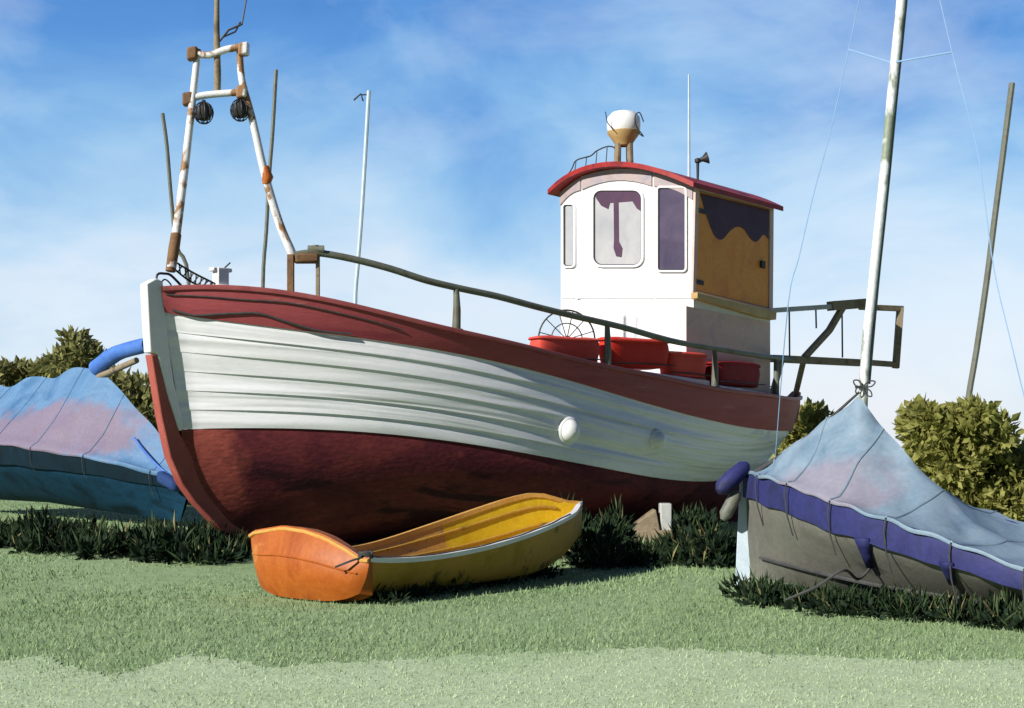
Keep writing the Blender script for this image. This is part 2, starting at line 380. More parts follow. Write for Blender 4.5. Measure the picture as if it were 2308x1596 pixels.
for side in (1,-1):
    rows = [[lapped(u, v, of, side) for u in US] for v, of in prof_]
    uvs = [[(u*LEN, v*1.7) for u in US] for v, of in prof_]
    rows.insert(0, [lapped(u, 0, -.02, side) for u in US]); uvs.insert(0, [(u*LEN, 0) for u in US])
    if side > 0: rows, uvs = rows[::-1], uvs[::-1]
    mb.grid(rows); mb.uv += [c for r in uvs for c in r]
topsides = mb.build('topsides', M['white'], boat, smooth=30)
# underwater body
NB = 14; 
def botpt(u, q, side=1):
    e = 1.35+1.35*math.sin(math.pi*min(1,max(0,u)))**1.2
    s0 = .38+(1.2-.38)*(q**1.7); s1 = LEN-1.35-.9*q**.6
    o = .07+(bW(u)-.07)*(1-q**e) + .02*math.sin(q*math.pi)
    zk = zK(u)
    return bp(s0+u*(s1-s0), o*side, zW(u)+(zk-zW(u))*q - .004)
mb = MB()
for side in (1,-1):
    rows = [[botpt(u, j/NB, side) for u in US] for j in range(NB+1)]
    mb.grid(rows if side > 0 else rows[::-1])
mb.grid([[botpt(u,1,1) for u in US],[botpt(u,1,-1) for u in US]])
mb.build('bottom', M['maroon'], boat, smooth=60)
mb = MB(); mb.grid([[bp(1.3+u*13.3, .06, zK(u)) for u in US],[bp(1.3+u*13.3, .06, zK(u)-.07) for u in US],[bp(1.3+u*13.3, -.06, zK(u)-.07) for u in US],[bp(1.3+u*13.3,-.06,zK(u)) for u in US]])
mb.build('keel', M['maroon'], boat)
# bulwark: an outer and an inner skin joined by a foot and a top
mb = MB()
for side in (1,-1):
    rows = []
    for (v, off) in ((-.06,.035),(.2,.05),(.5,.055),(.8,.05),(1,.045)):
        rows.append([bp(sB(u)+(sR(u)-sB(u))*v, ((bB(u)+(bR(u)-bB(u))*v)+off)*side, zB(u)+(zR(u)-zB(u))*v) for u in US])
    for (v, off) in ((1,-.07),(-.06,-.07)):
        rows.append([bp(min(max(sB(u)+(sR(u)-sB(u))*v,.12),LEN-.2), max((bB(u)+(bR(u)-bB(u))*v)+off,.02)*side, zB(u)+(zR(u)-zB(u))*v) for u in US])
    rows.append(rows[0])
    mb.grid(rows if side < 0 else rows[::-1])
mb.build('bulwark', M['rail'], boat, smooth=50)
mb = MB()
for side in (1,-1):
    rows = []
    for (off, dz) in ((.085,-.01),(.095,.03),(.085,.06),(-.10,.06),(-.10,-.01),(.085,-.01)):
        rows.append([bp(sR(u), max(bR(u)+off,.0)*side, zR(u)+dz+.02*math.sin(u*23)*math.sin(u*7)) for u in US])
    mb.grid(rows if side > 0 else rows[::-1])
mb.build('rail_cap', M['railcap'], boat, smooth=50)
mb = MB(); rows = []
for k in range(9):
    f = -1+2*k/8; rows.append([bp(sB(u)+(.05 if u<.5 else -.05), max(bB(u)-.06,.0)*f, zdeck(u)+.08*(1-f*f)) for u in US])
mb.grid(rows); mb.build('deck', M['deck'], boat)
# stem: white apron and red cutwater
def cl(x, y):
    s = s_of_x(x); Y = bp(s,0).y; return bp(s, 0, zat(y, Y))
def slab(pts, th): 
    P = [cl(*p)-NP*th for p in pts]
    m = MB(); m.prism(P, NP*2*th); return m
slab([(322,640),(326,720),(331,795),(347,797),(372,895),(396,972),(408,968),(384,860),(370,760),(364,690),(360,636),(345,628)], .10).build('stem_post', M['whitetrim'], boat, bevel=.02)
slab([(333,799),(343,860),(356,940),(376,1030),(402,1090),(432,1132),(470,1172),(506,1206),(560,1216),(560,1190),(510,1150),(470,1100),(430,1035),(398,976),(371,898),(347,801)], .092).build('forefoot', M['forered'], boat, bevel=.02)
# sternpost tip and rudder
def clz(s, z): return bp(s,0,z)
mb = MB(); zt = zR(1)
mb.prism([p-NP*.09 for p in (clz(LEN-.20,zt-.55), clz(LEN-.25,zt+.02), clz(LEN-.02,zt+.16), clz(LEN+.10,zt+.13), clz(LEN+.06,zt-.2), clz(LEN-.04,zt-.55))], NP*.18)
mb.build('stern_post', M['railcap'], boat, bevel=.02)
mb = MB(); s1 = LEN-1.35
mb.prism([p-NP*.05 for p in (clz(s1-.95,.10),clz(s1-.75,.55),clz(s1-.10,zW(1)-.05),clz(s1+.35,zW(1)-.02),clz(s1+.30,.5),clz(s1+.0,.10))], NP*.10)
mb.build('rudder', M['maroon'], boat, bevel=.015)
# white domes on the quarter, standing in for dapples of sunlight
def side_at_img(x, y):
    best = None
    for i in range(0,400):
        u = .3+.65*i/400
        for j in range(0,40):
            v = j/40; p = rowpt(u, v); a, b = img(p); d = (a-x)**2+(b-y)**2
            if best is None or d < best[0]: best = (d, p, u, v)
    return best
for (x, y, rx) in ((1281,968,27),(1477,990,21)):
    d, p, u, v = side_at_img(x, y)
    du = (rowpt(u+.004,v)-rowpt(u-.004,v)).normalized(); dv = (rowpt(u,min(1,v+.03))-rowpt(u,v-.03)).normalized(); nn = du.cross(dv).normalized()
    if nn.dot(NP) < 0: nn = -nn
    r = rx*p.y/F
    mb = MB(); mb.lathe(p-nn*.02, [(r*1.15,0),(r*1.15,.06),(r*1.02,.08),(r*.98,.075),(r*.85,.13),(r*.55,.19),(r*.25,.215),(.001,.22)], 24, nn)
    mb.build('sun_dapple_dome', M['bulb_dapple'], boat)
# ---- handrail on the port side
tab = []
for i in range(600):
    u = i/599; p = bp(sR(u), bR(u)-.03, zR(u)); tab.append((img(p)[0], u))
def port_u(x):
    return min(tab, key=lambda t: abs(t[0]-x)+(0 if t[1] < .93 else 5))[1]
def pr(x, y, inset=.03):
    u = port_u(x); p = bp(sR(u), bR(u)-inset); return V((p.x, p.y, 0))+V(((x-(CX+F*p.x/p.y))/F*p.y, 0, zat(y, p.y)))
hr = [(662,575),(712,570),(790,583),(880,606),(960,632),(1040,651),(1120,668),(1210,692),(1300,714),(1400,737),(1470,757),(1530,772),(1620,787),(1720,803),(1790,812)]
mb = MB(); mb.tube(resample([pr(x,y) for x,y in hr], 4), .055, 10); rail_o = mb.build('handrail', M['olive'], boat)
for (x, y0, m) in ((1028,652,'olive'),(1368,733,'olive'),(1610,788,'olive'),(1748,812,'olive')):
    u = port_u(x); mb = MB(); a = pr(x, y0); b = V((a.x, a.y, zR(u)+.03))
    mb.tube([a, a.lerp(b,.5)+V((.01,0,0)), b], [.045,.062,.07], 10); mb.lathe(b, [(.11,0),(.11,.03),(.06,.04)], 12)
    mb.build('stanchion', M[m], boat)
for x in (655, 716):
    u = port_u(x); a = pr(x, 574); b = V((a.x,a.y,zR(u)))
    mb = MB(); mb.bar(a, b, .10 if x == 655 else .06, .10 if x == 655 else .06); mb.build('stanchion', M['brown'] if x == 655 else M['timber'], boat, bevel=.01)
a = pr(664,577); b = pr(716,574)
mb = MB(); mb.bar(a+V((0,0,-.04)), b+V((0,0,-.06)), .2, .14); mb.build('fairlead_block', M['brown'], boat, bevel=.03)
mb = MB(); c = pr(712,562); mb.tube([c+V((-.12,0,0)), c+V((.12,0,.0))], .06, 10); mb.tube([c+V((0,0,-.12)), c+V((0,0,.06))], .05, 8); mb.build('cleat', M['olive'], boat)
# ---- bipod mast forward
mast = MB()
YM = 21.9
Lg = [at(386,604,21.6), at(398,520,21.7), at(415,390,21.8), at(430,260,21.9), at(446,112,22)]
Rg = [at(661,582,22.15), at(655,565,22.1), at(628,500,22.1), at(596,390,22.05), at(570,275,22), at(545,180,22), at(540,108,22)]
fm = MB(); fm.tube(resample([at(490,-60,22.0), at(488,60,22), at(490,160,22), at(489,212,22)], 3), [.03,.035,.04,.045,.05,.05,.055,.055,.055,.05], 10)
bm = fm.build('mast_pole', M['timber'], boat)
m_ = MB(); m_.tube(resample(Lg, 4), [.075-.025*i/16 for i in range(17)], 10); leg = m_.build('mast_leg', M['mastpaint'], boat)
m_ = MB(); m_.tube([at(384,612,21.6), at(392,560,21.65), at(397,528,21.7)], [.075,.085,.08], 10); m_.build('rust_sleeve', M['brown'], leg)
m_ = MB(); m_.tube(resample(Rg, 4), [.075-.025*i/24 for i in range(25)], 10); leg2 = m_.build('mast_leg', M['mastpaint'], boat)
m_ = MB(); m_.tube([at(600,416,22.05), at(603,400,22.05), at(597,376,22.05)], [.06,.09,.06], 10); m_.build('orange_float', M['orange'], leg2)
m_ = MB(); m_.tube([at(640,540,22.1), at(618,470,22.08), at(606,420,22.05)], .025, 8); m_.build('stay_rod', M['brown'], leg2)
for (pts, ends) in (([(428,118),(470,125),(510,112),(552,105)], ((434,122),(549,112))), ([(416,228),(450,217),(490,212),(548,208)], ((424,224),(545,208)))):
    m_ = MB(); m_.tube(resample([at(x,y,21.95) for x,y in pts], 3), .055, 10); cb = m_.build('crossbar', M['mastpaint'], boat)
    for (x, y) in ends:
        m_ = MB(); c = at(x,y,21.95); m_.box(c, (.16,.16,.20), (1,0,.15)); m_.build('bracket', M['brown'] if x < 500 else M['mastpaint'], cb, bevel=.03)
for (x, y) in ((459,252),(541,246)):
    m_ = MB(); c = at(x,y,21.95); k = .14
    m_.lathe(c+V((0,0,-.14)), [(.03,0),(.10,.02),(.13,.1),(.12,.2),(.05,.26),(.025,.32)], 14)
    lo = m_.build('deck_lamp', M['black'], boat)
    m_ = MB()
    for a in range(5):
        t = math.pi*a/5; m_.tube([c+V((math.cos(b)*math.cos(t)*.15, math.cos(b)*math.sin(t)*.15, math.sin(b)*.17-.02)) for b in [math.pi*2*q/16 for q in range(17)]], .008, 5, False)
    m_.build('lamp_cage', M['black'], lo)
m_ = MB(); m_.tube([at(486,104,22), at(515,68,22), at(545,55,22)], .018, 6); m_.tube([at(545,56,22), at(552,15,22), at(560,-30,22)], .014, 6); m_.tube([at(500,85,22), at(530,72,22), at(542,50,22)], .014, 6)
m_.build('antenna', M['black'], boat)
# ---- bow gear
pb = bp(1.25,-.1, zR(.08))
m_ = MB(); c = at(497,632,22.0); m_.box(c+V((0,0,-.12)), (.20,.18,.62), AX); m_.box(c+V((0,0,.16)), (.34,.14,.06), AX); m_.box(c+V((.02,0,-.10)), (.30,.24,.05), AX)
bol = m_.build('bollard', M['whitetrim'], boat, bevel=.015)
m_ = MB(); m_.tube([c+V((.06,0,.19)), at(519,592,22)], .012, 6); m_.build('bollard_pin', M['black'], bol)
m_ = MB(); T = [at(394,590,21.7), at(430,612,21.75), at(465,630,21.85), at(492,643,21.95)]; B = [at(392,606,21.7), at(425,632,21.75), at(455,646,21.85), at(485,655,21.95)]
T, B = resample(T,6), resample(B,6)
m_.tube(T, .016, 6); m_.tube(B, .016, 6)
for i in range(1,18): m_.tube([T[i], B[max(0,i-1)] if i%2 else B[min(18,i+1)]], .011, 5)
nt_ = m_.build('netting_strip', M['black']); tag(nt_, 'black strip of netting slung from the mast foot down to the bow bollard', 'netting')
m_ = MB(); m_.tube(resample([at(352,655,21.0), at(354,620,21.05), at(372,617,21.1), at(384,620,21.2), at(398,633,21.3), at(412,648,21.4)], 4), .02, 6)
m_.tube(resample([at(357,648,21.0), at(370,630,21.1), at(384,640,21.2), at(386,652,21.2)], 4), .012, 6); m_.build('bow_roller_frame', M['black'], boat)

def bul(x, v):
    u = port_u(x); p = bp(sB(u)+(sR(u)-sB(u))*v, (bB(u)+(bR(u)-bB(u))*v)+.075, zB(u)+(zR(u)-zB(u))*v); return p
for nm, lab, pp in (('rope','black rope looped along the red bulwark just behind the stem',[(372,.10),(395,.02),(430,-.02),(470,.10),(520,.22),(580,.30),(650,.12),(720,-.02),(790,.03)]),
                    ('rope','thin black line strung along the upper bulwark behind the stem',[(366,.78),(450,.72),(540,.70),(640,.76),(740,.70),(850,.60),(900,.50)])):
    m_ = MB(); m_.tube(resample([bul(x,v) for x,v in pp],5), .016 if 'looped' in lab else .010, 6); o_ = m_.build(nm, M['ropedark']); tag(o_, lab, 'rope')
# ---- wheelhouse
hw = 1.75
PL = [(12.85,-hw),(10.4,-hw),(10.18,-.95),(10.18,.95),(10.4,hw),(12.85,hw)]
PT = [bp(s,o) for s,o in PL]
ytop = {1:432, 2:404, 3:394, 4:416, 5:468}
CAM = -.36
A_ = []; bb = []
for i, y in ytop.items():
    s, o = PL[i]; A_.append((1,s-11.5,o)); bb.append(zat(y, PT[i].y)-CAM*(o/hw)**2)
sol = np.linalg.lstsq(np.array(A_), np.array(bb), rcond=None)[0]
cam_ = CAM
def ztop(s, o): return float(sol[0]+sol[1]*(s-11.5)+sol[2]*o+cam_*(o/hw)**2)
zb = zdeck(.7)-.25
wm = MB(); N6 = len(PL)
per = []
for i in range(N6):
    (s0,o0),(s1,o1) = PL[i], PL[(i+1)%N6]
    for k in range(6):
        t = k/6; per.append((s0+(s1-s0)*t, o0+(o1-o0)*t))
rows = [[bp(s,o,zb) for s,o in per],[bp(s,o,ztop(s,o)+.02) for s,o in per]]
wm.grid(rows, True)
house = wm.build('wheelhouse', M['wallwhite'], boat, smooth=20)
def facet(i, x, y, out=0.0):
    """point of wall facet i that lies on the sight line through the survey mark x, y"""
    A, B = PT[i], PT[(i+1)%N6]; d = B-A; k = (x-CX)/F
    t = (k*A.y-A.x)/(d.x-k*d.y); p = A+d*t; nrm = V((d.y,-d.x,0)).normalized()
    if nrm.dot(p-bp(11.5,0)) < 0: nrm = -nrm
    return V((p.x,p.y,zat(y,p.y)))+nrm*out, nrm
def panel(i, poly, out, th, name, m, par, bevel=.0):
    P = [facet(i,x,y,out)[0] for x,y in poly]; nrm = facet(i,*poly[0])[1]
    b = MB(); b.prism(P, nrm*th); return b.build(name, m, par, bevel=bevel)
def ring(i, outer, inner, out, th, name, m, par):
    nrm = facet(i,*outer[0])[1]; n = len(outer)
    O = [facet(i,x,y,out)[0] for x,y in outer]; I = [facet(i,x,y,out)[0] for x,y in inner]
    b = MB(); P = O+I+[p+nrm*th for p in O]+[p+nrm*th for p in I]
    Fs = []
    for k in range(n):
        j = (k+1)%n; Fs += [(k,j,n+j,n+k),(2*n+k,3*n+k,3*n+j,2*n+j),(k,2*n+k,2*n+j,j),(n+k,n+j,3*n+j,3*n+k)]
    b.add(P, Fs); return b.build(name, m, par)
def rrect(x0,y0,x1,y1,rx,ry,n=4, tl=1):
    P = []
    for (cx,cy,a0) in ((x1-rx,y1-ry,0),(x0+rx,y1-ry,90),(x0+rx,y0+ry,180),(x1-rx,y0+ry,270)):
        for k in range(n+1):
            a = R(a0+90*k/n); P.append((cx+rx*math.cos(a), cy+ry*math.sin(a)))
    return P
def window(i, x0,y0,x1,y1, paneM, fr=5, rad=14):
    o = rrect(x0-fr,y0-fr,x1+fr,y1+fr,rad+fr,rad+fr); inn = rrect(x0,y0,x1,y1,rad,rad)
    panel(i, rrect(x0-1,y0-1,x1+1,y1+1,rad,rad), .004, .010, 'window_pane', paneM, house)
    ring(i, o, inn, .003, .045, 'window_frame', M['whitetrim'], house)
    o2 = rrect(x0+.2,y0+.2,x1-.2,y1-.2,rad,rad); i2 = rrect(x0+2,y0+2,x1-2,y1-2,max(2,rad-2),max(2,rad-2))
    ring(i, o2, i2, .012, .018, 'window_seal', M['black'], house)
window(1, 1273,462,1296,600, M['glasspale'], 4, 6)
window(2, 1340,430,1448,598, M['glasspale'], 5, 18)
panel(2, [(1342,434),(1392,431),(1446,434),(1447,478),(1436,470),(1426,454),(1402,456),(1376,458),(1372,472),(1356,464),(1345,448)], .016, .006, 'window_blind', M['purple'], house)
panel(2, [(1384,446),(1395,446),(1396,545),(1404,560),(1402,580),(1390,578),(1384,560),(1385,540)], .016, .008, 'wiper', M['purple'], house)
window(3, 1484,424,1545,610, M['glassdark'], 4, 6)
# fascia band under the roof (front three facets)
for i in (1,2,3):
    (s0,o0),(s1,o1) = PL[i], PL[i+1]; Pt = []; Pb = []
    for k in range(9):
        t = .015+.97*k/8; ss, oo = s0+(s1-s0)*t, o0+(o1-o0)*t
        p = bp(ss, oo, ztop(ss,oo)); Pt.append(p-V((0,0,.0))); Pb.append(p-V((0,0,.26-.05*math.sin(math.pi*t))))
    nrm = V(((PT[i+1]-PT[i]).y, -(PT[i+1]-PT[i]).x, 0)).normalized()
    if nrm.dot(PT[i]-bp(11.5,0)) < 0: nrm = -nrm
    b = MB(); b.prism([p+nrm*.003 for p in Pt+Pb[::-1]], nrm*.03); b.build('fascia_board', M['fascia'], house)
for i, xs in ((1,(1267,1296)),(2,(1298,1472)),(3,(1476,1558))):
    panel(i, [(xs[0],664),(xs[1],664),(xs[1],673),(xs[0],673)], .002, .02, 'trim_board', M['whitetrim'], house)
# door on the port side
dp = panel(4, [(1571,432),(1729,472),(1727,694),(1563,655)], .004, .035, 'door', M['door'], house, .008)
panel(4, [(1573,436),(1728,474)]+[(p.x,p.y) for p in resample([(1727,540,0),(1716,530,0),(1700,546,0),(1686,538,0),(1672,518,0),(1656,512,0),(1640,522,0),(1622,541,0),(1606,532,0),(1594,505,0),(1580,462,0)],4)], .042, .006, 'door_eave_shade', M['purple'], house)  # dark scalloped sheet, paints the eave's shadow onto the door
ring(4, [(1562,420),(1738,464),(1736,706),(1556,663)], [(1570,430),(1730,471),(1728,696),(1563,656)], .003, .055, 'door_frame', M['taupe'], house)
panel(4, [(1556,660),(1735,704),(1734,722),(1700,716),(1556,674)], .003, .16, 'door_sill', M['tan'], house, .01)
panel(4, [(1708,588),(1716,590),(1716,606),(1708,604)], .042, .05, 'door_handle', M['black'], house)
panel(4, [(1545,690),(1733,728),(1733,905),(1545,870)], .002, .012, 'lower_panel', M['taupe'], house)
for x_, y_ in ((1573,470),(1567,630)):
    panel(4, [(x_-4,y_),(x_+12,y_+4),(x_+12,y_+14),(x_-4,y_+10)], .05, .02, 'door_hinge', M['black'], house)
# roof
RO = .17; rm = MB()
gs = np.linspace(9.92, 13.06, 15); go = np.linspace(-1.0,1.0,21)
def rp(s, f, dz):
    w = hw+RO; o = f*w
    sf = s
    if s < 11: # rounded nose
        sf = max(s, 9.92+.26*abs(f)**2.4)
    return bp(sf, o, ztop(sf, o)+dz)
top = [[rp(s,f,.115) for f in go] for s in gs]; bot = [[rp(s,f,.02) for f in go] for s in gs]
rm.grid(top); rm.grid([r[::-1] for r in bot])
for a, b in ((top[0],bot[0]),(bot[-1],top[-1]),([r[-1] for r in top],[r[-1] for r in bot]),([r[0] for r in bot],[r[0] for r in top])): rm.grid([a,b])
roof = rm.build('roof', M['roofred'], boat, smooth=35)
# roof lamp
c = at(1405,362,29.0); k = 29.0/F
m_ = MB()
for dx, dy in ((-.13,-.1),(.13,-.1),(-.13,.12),(.13,.12)): m_.tube([c+V((dx,dy,-.12)), c+V((dx*.9,dy*.9,.33))], .065, 8)
ped = m_.build('lamp_pedestal', M['timber'], boat)
m_ = MB(); m_.lathe(c+V((0,0,.28)), [(.05,0),(.16,.02),(.24,.14),(.33,.26),(.34,.30),(.30,.30)], 22); m_.build('lamp_bowl', M['tan'], boat)
m_ = MB(); m_.lathe(c+V((0,0,.57)), [(.30,0),(.34,.06),(.345,.2),(.33,.3),(.24,.4),(.10,.44),(.001,.45)], 24); m_.build('lamp_dome', M['bulb_dapple'], boat)
m_ = MB(); m_.tube(resample([at(1436,298,28.7), at(1450,308,28.7), at(1434,285,28.7), at(1431,262,28.7), at(1441,254,28.7), at(1450,275,28.7)],4), .012, 6); m_.build('lamp_wire', M['black'], boat)
m_ = MB(); m_.tube([at(1364,252,28.7), at(1368,276,28.7), at(1384,296,28.7)], .010, 6); m_.build('lamp_wire', M['black'], boat)
# low grab rail and wires along the roof edge
m_ = MB(); m_.tube(resample([at(1246,432,29.5), at(1285,386,29.4), at(1298,362,29.3), at(1330,352,29.2), at(1345,340,29.2), at(1372,330,29.1), at(1396,338,29.0)],4), .014, 6)
for x, y, y2 in ((1298,362,385),(1322,352,378),(1345,340,374),(1368,333,370)): m_.tube([at(x,y,29.2), at(x-3,y2,29.2)], .010, 6)
m_.build('roof_grab_rail', M['black'], boat)
m_ = MB(); cc = at(1572,366,27.4); m_.lathe(cc, [(.02,-.50),(.03,-.02),(.06,0),(.06,.06),(.02,.08)], 12); m_.lathe(cc+V((.0,0,.03)), [(.03,0),(.05,.1),(.12,.2),(.11,.2),(.04,.1)], 14, V((1,0,.3))); m_.build('roof_horn', M['black'], boat)
m_ = MB(); m_.tube([at(1552,412,28.2), at(1552,168,28.2)], [.03,.018], 6); m_.build('whip_antenna', M['paleblue'], boat)
# winch wheel at the port side, in front of the red bins
wc = at(1277,765,25.45); r0 = 66*25.45/F; e1 = V((1,.25,0)).normalized(); e2 = V((0,0,1))
m_ = MB()
def circ(r): return [wc+e1*r*math.cos(2*math.pi*q/36)+e2*r*math.sin(2*math.pi*q/36) for q in range(37)]
m_.tube(circ(r0), .016, 6, False); m_.tube(circ(r0*.55), .011, 6, False)
wh = m_.build('winch_wheel', M['black'], boat)
m_ = MB()
for q in range(6):
    a = math.pi*q/6+.3; m_.tube([wc-(e1*math.cos(a)+e2*math.sin(a))*r0, wc+(e1*math.cos(a)+e2*math.sin(a))*r0], .009, 5)
m_.build('spokes', M['black'], wh)
m_ = MB(); m_.lathe(wc-V((0,.25,0)), [(.001,0),(.05,0),(.05,.5),(.001,.5)], 12, V((0,1,0))); m_.tube([wc+V((0,.1,0)), wc+V((0,.12,-r0-.5))], .05, 8); m_.build('wheel_hub', M['black'], wh)
# white deck locker that carries the bins
def inpt(x, y, inset): return pr(x, y, inset)
m_ = MB(); 
def bint(x, inset): 
    p = pr(x, 800, inset); return V((p.x,p.y,0))
for (xa, xb, ya, yb) in ((1218,1362,812,822),(1380,1600,826,858),(1622,1722,868,884)):
    a, b = pr(xa,ya,.42), pr(xb,yb,.42); za = min(a.z,b.z); d = (b-a); d.z = 0
    nn = V((-d.y,d.x,0)).normalized()
    P = [a, b, b+nn*.5, a+nn*.5]
    lowz = zdeck(.6)-.3
    m_.add([V((p.x,p.y,lowz)) for p in P]+[V((p.x,p.y,p.z)) for p in P], [(0,1,2,3)[::-1],(4,5,6,7),(0,1,5,4),(1,2,6,5),(2,3,7,6),(3,0,4,7)])
m_.build('deck_locker', M['wallwhite'], boat, bevel=.02)
def bin_(xa, xb, yt, yb, m, label, seed, slope=0):
    a, b = pr(xa,yb,.44), pr(xb,yb+slope,.44); d = (b-a); L = d.length; d.normalize()
    nn = V((-d.y,d.x,0)).normalized(); up = nn.cross(d); up = -up if up.z < 0 else up
    hgt = (yb-yt)*a.y/F; root = thing('fish_bin', label, 'fish bin', (a+b)/2+nn*.21, 'red fish bins on the deck locker')
    rr = random.Random(seed); rows = []
    prof = [(.82,0),(.92,.03),(.95,.25),(1.0,.55),(.98,.75),(.95,.86)]
    mbb = MB()
    for f, h in prof:
        P = []
        for k in range(28):
            t = 2*math.pi*k/28; cx = math.copysign(abs(math.cos(t))**.45, math.cos(t)); cy = math.copysign(abs(math.sin(t))**.45, math.sin(t))
            P.append((a+b)/2+nn*.21+d*(cx*L*.5*f)+nn*(cy*.20*f)+up*(h*hgt+.03*hgt*math.sin(t*2+seed)))
        rows.append(P)
    mbb.grid(rows, True); mbb.add(rows[0], [tuple(range(28))[::-1]]); mbb.add(rows[-1], [tuple(range(28))])
    mbb.build('bin_body', m, root, smooth=50)
    lb = MB(); rows = []
    for f, h in ((1.01,.85),(1.03,.87),(1.02,.93),(.9,.97),(.6,1.0)):
        P = []
        for k in range(28):
            t = 2*math.pi*k/28; cx = math.copysign(abs(math.cos(t))**.45, math.cos(t)); cy = math.copysign(abs(math.sin(t))**.45, math.sin(t))
            P.append((a+b)/2+nn*.21+d*(cx*L*.5*f)+nn*(cy*.20*f)+up*(h*hgt+.03*hgt*math.sin(t*2+seed)))
        rows.append(P)
    lb.grid(rows, True); lb.add(rows[-1], [tuple(range(28))]); lb.add(rows[0], [tuple(range(28))[::-1]]); lb.build('bin_lid', m, root, smooth=50)
    for yy in (.12,):
        sb = MB(); sb.tube([(a+b)/2+nn*.0-d*L*.52+up*hgt*yy, (a+b)/2-nn*.012+up*hgt*(yy+.02), (a+b)/2+d*L*.52+up*hgt*yy], .012, 6); sb.build('strap', M['black'], root)
    return root
bin_(1221,1362,755,814,M['binpale'],'faded red fish bin behind the spoked winch wheel',1,4)
bin_(1377,1518,757,826,M['binred'],'bright red fish bin between the wheel and the door, widest of the bins',2,6)
bin_(1515,1600,788,846,M['binpale'],'short faded red fish bin just left of the stanchion below the door',3,8)
bin_(1622,1722,810,866,M['bindark'],'dark red fish bin nearest the stern, below the wheelhouse aft corner',4,8)
# net heap at the stern
m_ = MB(); pc = bp(14.95,.15,2.72); rr = random.Random(5)
rows = []
for i in range(7):
    f = i/6; rows.append([pc+AX*(math.cos(2*math.pi*k/16)*.42*(1-f**1.6)+.05*rr.uniform(-1,1))+NP*(math.sin(2*math.pi*k/16)*.28*(1-f**1.6))+V((0,0,-.6+f*.85+.03*rr.uniform(-1,1))) for k in range(16)])
m_.grid(rows, True)
for q in range(26):
    a0 = rr.uniform(0,6.28); r_ = rr.uniform(.15,.42)
    P = [pc+AX*(math.cos(a0)*r_*(1-t))+NP*(math.sin(a0)*r_*.6*(1-t))+V((rr.uniform(-.05,.05),0,-.1+.36*t**.7+.04*math.sin(t*9+q))) for t in (0,.25,.5,.75,1)]
    m_.tube(resample(P,3), .013, 5)
nh = m_.build('fishing_net', M['net']); tag(nh, 'black heap of fishing net on the stern beside the rail', 'fishing net')
# stern gallows: timber frame running aft from the wheelhouse
d0 = pr(1790,812); YA = 29.6; YBk = 31.2
gA = lambda x, y: at(x, y, 29.4+(x-1740)/290*2.2)
def beam(pts, w, name, m):
    b = MB(); 
    for p, q in zip(pts[:-1], pts[1:]): b.bar(p, q, w, w)
    return b.build(name, m, boat, bevel=.01)
beam([gA(1738,700), gA(1890,690)], .10, 'gallows_beam', M['post'])
beam([gA(1870,690), gA(1945,684)], .20, 'gallows_block', M['timber'])
beam([gA(1938,692), gA(2032,696)], .12, 'gallows_beam', M['timber'])
beam([gA(2028,694), gA(2018,830)], .14, 'gallows_post', M['timber'])
beam([gA(1898,694), gA(1868,745), gA(1812,806)], .12, 'gallows_brace', M['timber'])
beam([gA(1738,808), gA(1940,818)], .15, 'gallows_rail', M['timber'])
beam([gA(1938,816), gA(2022,822)], .12, 'gallows_rail', M['timber'])
for x in (1778, 1838, 1897): 
    b = MB(); b.tube([gA(x,696), gA(x+1, 806 if x != 1838 else 740)], .018, 6); b.build('gallows_wire', M['black'], boat)
# two feet carry the gallows from the stern rail
for x, s_ in ((1762, LEN-2.2),(1812, LEN-.6)):
    u = s_/LEN; b = MB(); b.bar(gA(x,806), bp(s_, bR(u)*.5, zR(u)-.5), .10, .10); b.build('gallows_foot', M['timber'], boat)

# prop under the turn of the bilge
c = V(at(1462,1200,24.6)); 
root = thing('boat_prop', 'tan timber prop wedged under the aft bilge of the fishing boat', 'prop', (c.x, c.y, 0))
b = MB(); b.prism([at(1400,1228,24.6), at(1432,1180,24.6), at(1478,1148,24.6), at(1492,1215,24.6), at(1488,1250,24.6)], V((0,.5,0))); b.build('wedge', M['timber'], root, bevel=.02)
b = MB(); b.box(at(1500,1180,24.7)+V((0,.1,-.25)), (.2,.3,1.2)); b.build('upright', M['post'], root, bevel=.02)
b = MB(); b.box((c.x, c.y+.2, .08), (1.1,.6,.2)); b.build('base_block', M['timber'], root, bevel=.02)

# ================================================================== ORANGE DINGHY
SD = V((-2.12,14.93,0)); ED = V((.63,.777,0)).normalized(); MD = V((.777,-.63,0)).normalized(); LD = 4.80
NG = [(815,1262),(880,1264),(950,1261),(1030,1250),(1100,1234),(1170,1214),(1230,1192),(1280,1168),(1312,1144),(1360,1130)]
FG = [(560,1214),(650,1225),(740,1240),(815,1238),(900,1209),(970,1186),(1040,1163),(1120,1136),(1190,1114),(1250,1114),(1290,1124),(1312,1140),(1360,1140)]
def bD(u): 
    f = 1-max(0,(u-.35)/.65)**2.3
    return max(.02,.88*(.93+.2*u if u < .35 else 1.0)*f)
def gz_(cur, sg, deg):
    us = np.linspace(0,1,50); zs = []
    for u in us:
        p = SD+ED*LD*u+MD*bD(u)*sg; zs.append(zat(interp(cur, CX+F*p.x/p.y), p.y))
    c_ = np.polyfit(us, zs, deg); return lambda u: float(np.polyval(c_, u))
zN0, zF0 = gz_(NG, 1, 5), gz_(FG, -1, 6)
zM = (zN0(.98)+zF0(.98))/2
def mrg(z, u): t = max(0,(u-.86)/.14); t = t*t*(3-2*t); return z*(1-t)+zM*t
def zN(u): return mrg(zN0(u),u)
def zF(u): return mrg(zF0(u),u)
def dz0(u): return .03+.42*max(0,(u-.55)/.45)**2.0
